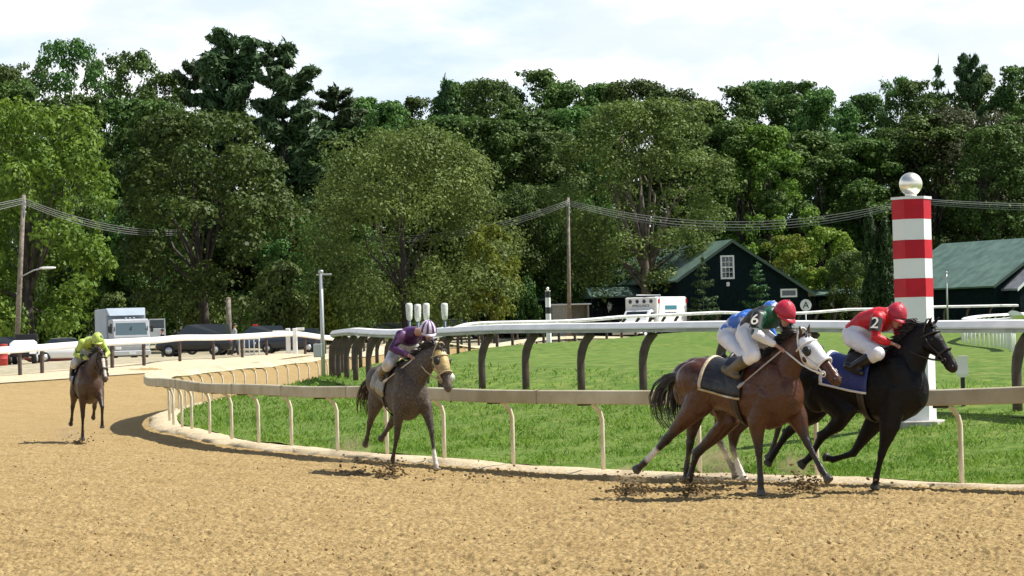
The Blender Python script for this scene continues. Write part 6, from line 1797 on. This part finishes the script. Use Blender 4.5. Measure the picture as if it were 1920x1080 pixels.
# two people standing beyond the outer rail
def bystander(px, D, yaw, top, legs, label, stride=.0):
    p = spot(px, D, .02); t = empty('person', p, yaw); tag(t, label, 'person')
    b = MB()
    sh, hp_ = 1.42, .93
    etube(b, [(0, 0, hp_), (0, 0, 1.15), (0.01, 0, 1.38), (0, 0, 1.48)], [(.16, .11), (.15, .105), (.19, .115), (.08, .07)], (0, 1, 0))
    etube(b, [(0, 0, 1.46), (.01, 0, 1.58)], [(.055, .055), (.052, .055)], (0, 1, 0), 10); ball(b, (.02, 0, 1.66), .1, 14, 10, (1, .82, 1.2)); ball(b, (.115, 0, 1.645), .018, 8, 6)
    for sg in (-1, 1):
        etube(b, [(0, sg * .2, sh - .02), (-.03, sg * .24, 1.15), (.08, sg * .22, .92)], [(.055, .06), (.042, .045), (.03, .032)], (0, 1, 0), 10)
        etube(b, [(.08, sg * .22, .90), (.10, sg * .215, .82)], [(.025, .036), (.018, .03)], (0, 1, 0), 8)
        etube(b, [(0, sg * .09, hp_), (sg * stride * .5 + .02, sg * .1, .5), (sg * stride, sg * .1, .09)], [(.095, .10), (.06, .065), (.042, .045)], (0, 1, 0), 10)
        etube(b, [(sg * stride - .04, sg * .1, .05), (sg * stride + .16, sg * .11, .035)], [(.042, .045), (.042, .03)], (0, 1, 0), 8)
    me = organic('body', b, .016, 3, [M_SKIN]); link('body', me, t)
    for nm, m_, z0, z1 in (('shirt', top, .92, 1.50), ('trousers', legs, .1, 1.0)):
        q = MB()
        if nm == 'shirt':
            etube(q, [(0, 0, .88), (0, 0, 1.15), (0.01, 0, 1.38), (0, 0, 1.46)], [(.185, .135), (.172, .125), (.21, .135), (.09, .085)], (0, 1, 0))
            for sg in (-1, 1): etube(q, [(0, sg * .2, sh - .02), (-.03, sg * .24, 1.15), (.06, sg * .225, .98)], [(.072, .075), (.058, .06), (.05, .05)], (0, 1, 0), 10)
        else:
            etube(q, [(0, 0, .84), (0, 0, .98)], [(.178, .13), (.168, .12)], (0, 1, 0))
            for sg in (-1, 1): etube(q, [(0, sg * .09, hp_ - .02), (sg * stride * .5 + .02, sg * .1, .5), (sg * stride, sg * .1, .1)], [(.115, .12), (.08, .085), (.062, .068)], (0, 1, 0), 10)
        link(nm, organic(nm, q, .016, 3, [m_]), t)
    q = MB(); ball(q, (.0, 0, 1.70), .108, 14, 8, (1, .86, 1.0)); q.build('hair', M_MANE, t)
M_DKCLOTH = silk('dark_clothes', (.015, .017, .022)); M_GYCLOTH = silk('grey_clothes', (.26, .27, .29))
bystander(306, 171, R(200), M_DKCLOTH, M_DKCLOTH, 'person in dark clothes standing at the open door of the box truck')
bystander(441, 160, R(20), M_GYCLOTH, M_DKCLOTH, 'person in a grey top walking left of the white barrier rack', .2)

# dust hanging behind the hooves
def dust(px, py, D, size, dens, seed):
    p = P(px, py, F / D); q = MB(); rs = np.random.RandomState(seed); rings = []
    for i in range(9):
        a = PI * (i + .05) / 8.1 - PI / 2
        rings.append([(math.cos(a) * math.cos(2 * PI * j / 14), math.cos(a) * math.sin(2 * PI * j / 14), math.sin(a)) for j in range(14)])
    q.loft(rings)
    m = bpy.data.materials.new('dust_haze'); m.use_nodes = True; nt = m.node_tree; nt.nodes.clear()
    o = nt.nodes.new('ShaderNodeOutputMaterial'); v = nt.nodes.new('ShaderNodeVolumePrincipled'); v.inputs['Color'].default_value = (.80, .62, .38, 1); v.inputs['Anisotropy'].default_value = .2
    t = nt.nodes.new('ShaderNodeTexCoord'); n = nt.nodes.new('ShaderNodeTexNoise'); n.inputs['Scale'].default_value = 2.6; n.inputs['Detail'].default_value = 5
    n.noise_dimensions = '4D'; n.inputs['W'].default_value = seed * 1.7
    ln = nt.nodes.new('ShaderNodeVectorMath'); ln.operation = 'LENGTH'; nt.links.new(t.outputs['Object'], ln.inputs[0]); nt.links.new(t.outputs['Object'], n.inputs[0])
    f = nt.nodes.new('ShaderNodeMapRange'); f.interpolation_type = 'SMOOTHSTEP'; f.inputs[1].default_value = 1.0; f.inputs[2].default_value = .15; nt.links.new(ln.outputs['Value'], f.inputs[0])
    g_ = nt.nodes.new('ShaderNodeMapRange'); g_.inputs[1].default_value = .42; g_.inputs[2].default_value = .70; nt.links.new(n.outputs[0], g_.inputs[0])
    x = nt.nodes.new('ShaderNodeMath'); x.operation = 'MULTIPLY'; nt.links.new(f.outputs[0], x.inputs[0]); nt.links.new(g_.outputs[0], x.inputs[1])
    y = nt.nodes.new('ShaderNodeMath'); y.operation = 'MULTIPLY'; y.inputs[1].default_value = dens; nt.links.new(x.outputs[0], y.inputs[0]); nt.links.new(y.outputs[0], v.inputs['Density'])
    nt.links.new(v.outputs[0], o.inputs['Volume'])
    ob = q.build('dust_haze', m); ob.location = p; ob.scale = size; tag(ob, kind='stuff')
dust(1345, 868, 35.0, (.42, .5, .30), 5.0, 1)
dust(1180, 893, 34.4, (.28, .35, .20), 5.0, 2)
dust(1490, 872, 34.2, (.30, .4, .22), 4.5, 3)
dust(655, 845, 43.0, (.5, .5, .32), 2.6, 4)
dust(130, 815, 58.5, (.42, .45, .24), 3.2, 5)
# ------------------------------------------------------------------ grass blades on the bank, loose clods on the dirt
def grass_blades():
    rs = np.random.RandomState(19)
    N = 520000
    y = 33 + 62 * rs.rand(N) ** 1.7
    x = y * rs.uniform(-.235, .235, N)
    inT = inside(turf_poly + np.array([[0.6, 0]]), x, y); inT2 = inside(turf_poly + np.array([[4.0, 0]]), x, y)
    ok = inside(bank_poly, x, y) & (~inT | (~inT2 & (rs.rand(N) < .3))) & (rs.rand(N) < np.clip(1.5 - y / 75, .25, 1))
    cl = 0.5 + 0.5 * vnoise(x * 1.6, y * 1.2, 41)
    ok &= rs.rand(N) < 0.35 + 0.65 * cl
    x, y, cl = x[ok], y[ok], cl[ok]; n = len(x)
    z = grass_z(x, y) + 0.02
    h_ = (0.03 + 0.07 * rs.rand(n) ** 2) * (0.55 + 0.8 * cl) * np.clip(y / 45, .9, 1.5)
    a = rs.rand(n) * 6.28; lean = rs.uniform(.2, .9, n)
    w = (0.004 + 0.005 * rs.rand(n)) * np.clip(y / 40, 1, 2.2)
    dx, dy = np.cos(a), np.sin(a)
    b = rs.rand(n) * 6.28; px, py = np.cos(b) * w, np.sin(b) * w
    V = np.stack([np.stack([x - px, y - py, z], 1), np.stack([x + px, y + py, z], 1),
                  np.stack([x + px * .6 + dx * h_ * lean * .4, y + py * .6 + dy * h_ * lean * .4, z + h_ * .65], 1),
                  np.stack([x + dx * h_ * lean, y + dy * h_ * lean, z + h_ * (1.05 - .35 * lean)], 1)], 1).reshape(-1, 3)
    o = link('grass', np_mesh('grass', V, np.arange(n * 4).reshape(n, 4), [M_BLADE])); tag(o, kind='stuff')
M_BLADE = leaf_mat('grass_blade', (0.085, 0.175, 0.016), (0.255, 0.365, 0.058), .4)
grass_blades()
def loose_clods():
    rs = np.random.RandomState(29); n = 7000
    y = 20 + 50 * rs.rand(n) ** 1.5; x = y * rs.uniform(-.23, .23, n)
    ok = ~inside(POLY_IN, x, y); x, y = x[ok], y[ok]; n = len(x); z = H(x, y) + .008
    r = 0.005 + 0.016 * rs.rand(n) ** 4
    oct_ = np.array([(1, 0, 0), (0, 1, 0), (-1, 0, 0), (0, -1, 0), (0, 0, 1), (0, 0, -1)], float)
    V = np.stack([x, y, z], 1)[:, None] + oct_[None] * (r[:, None] * rs.uniform(.6, 1.4, (n, 6)))[:, :, None]
    tri = np.array([(0, 1, 4), (1, 2, 4), (2, 3, 4), (3, 0, 4), (1, 0, 5), (2, 1, 5), (3, 2, 5), (0, 3, 5)])
    Fc = (np.arange(n)[:, None, None] * 6 + tri[None]).reshape(-1, 3)
    o = link('loose_clods', np_mesh('loose_clods', V.reshape(-1, 3), Fc, [M_CLOD2], True)); tag(o, kind='stuff')
M_CLOD2 = ground_mat('dry_clods', [(0.33, 0.23, 0.108), (0.42, 0.30, 0.15), (0.25, 0.17, 0.078)], [3, 9], .6, .02, 40)
loose_clods()
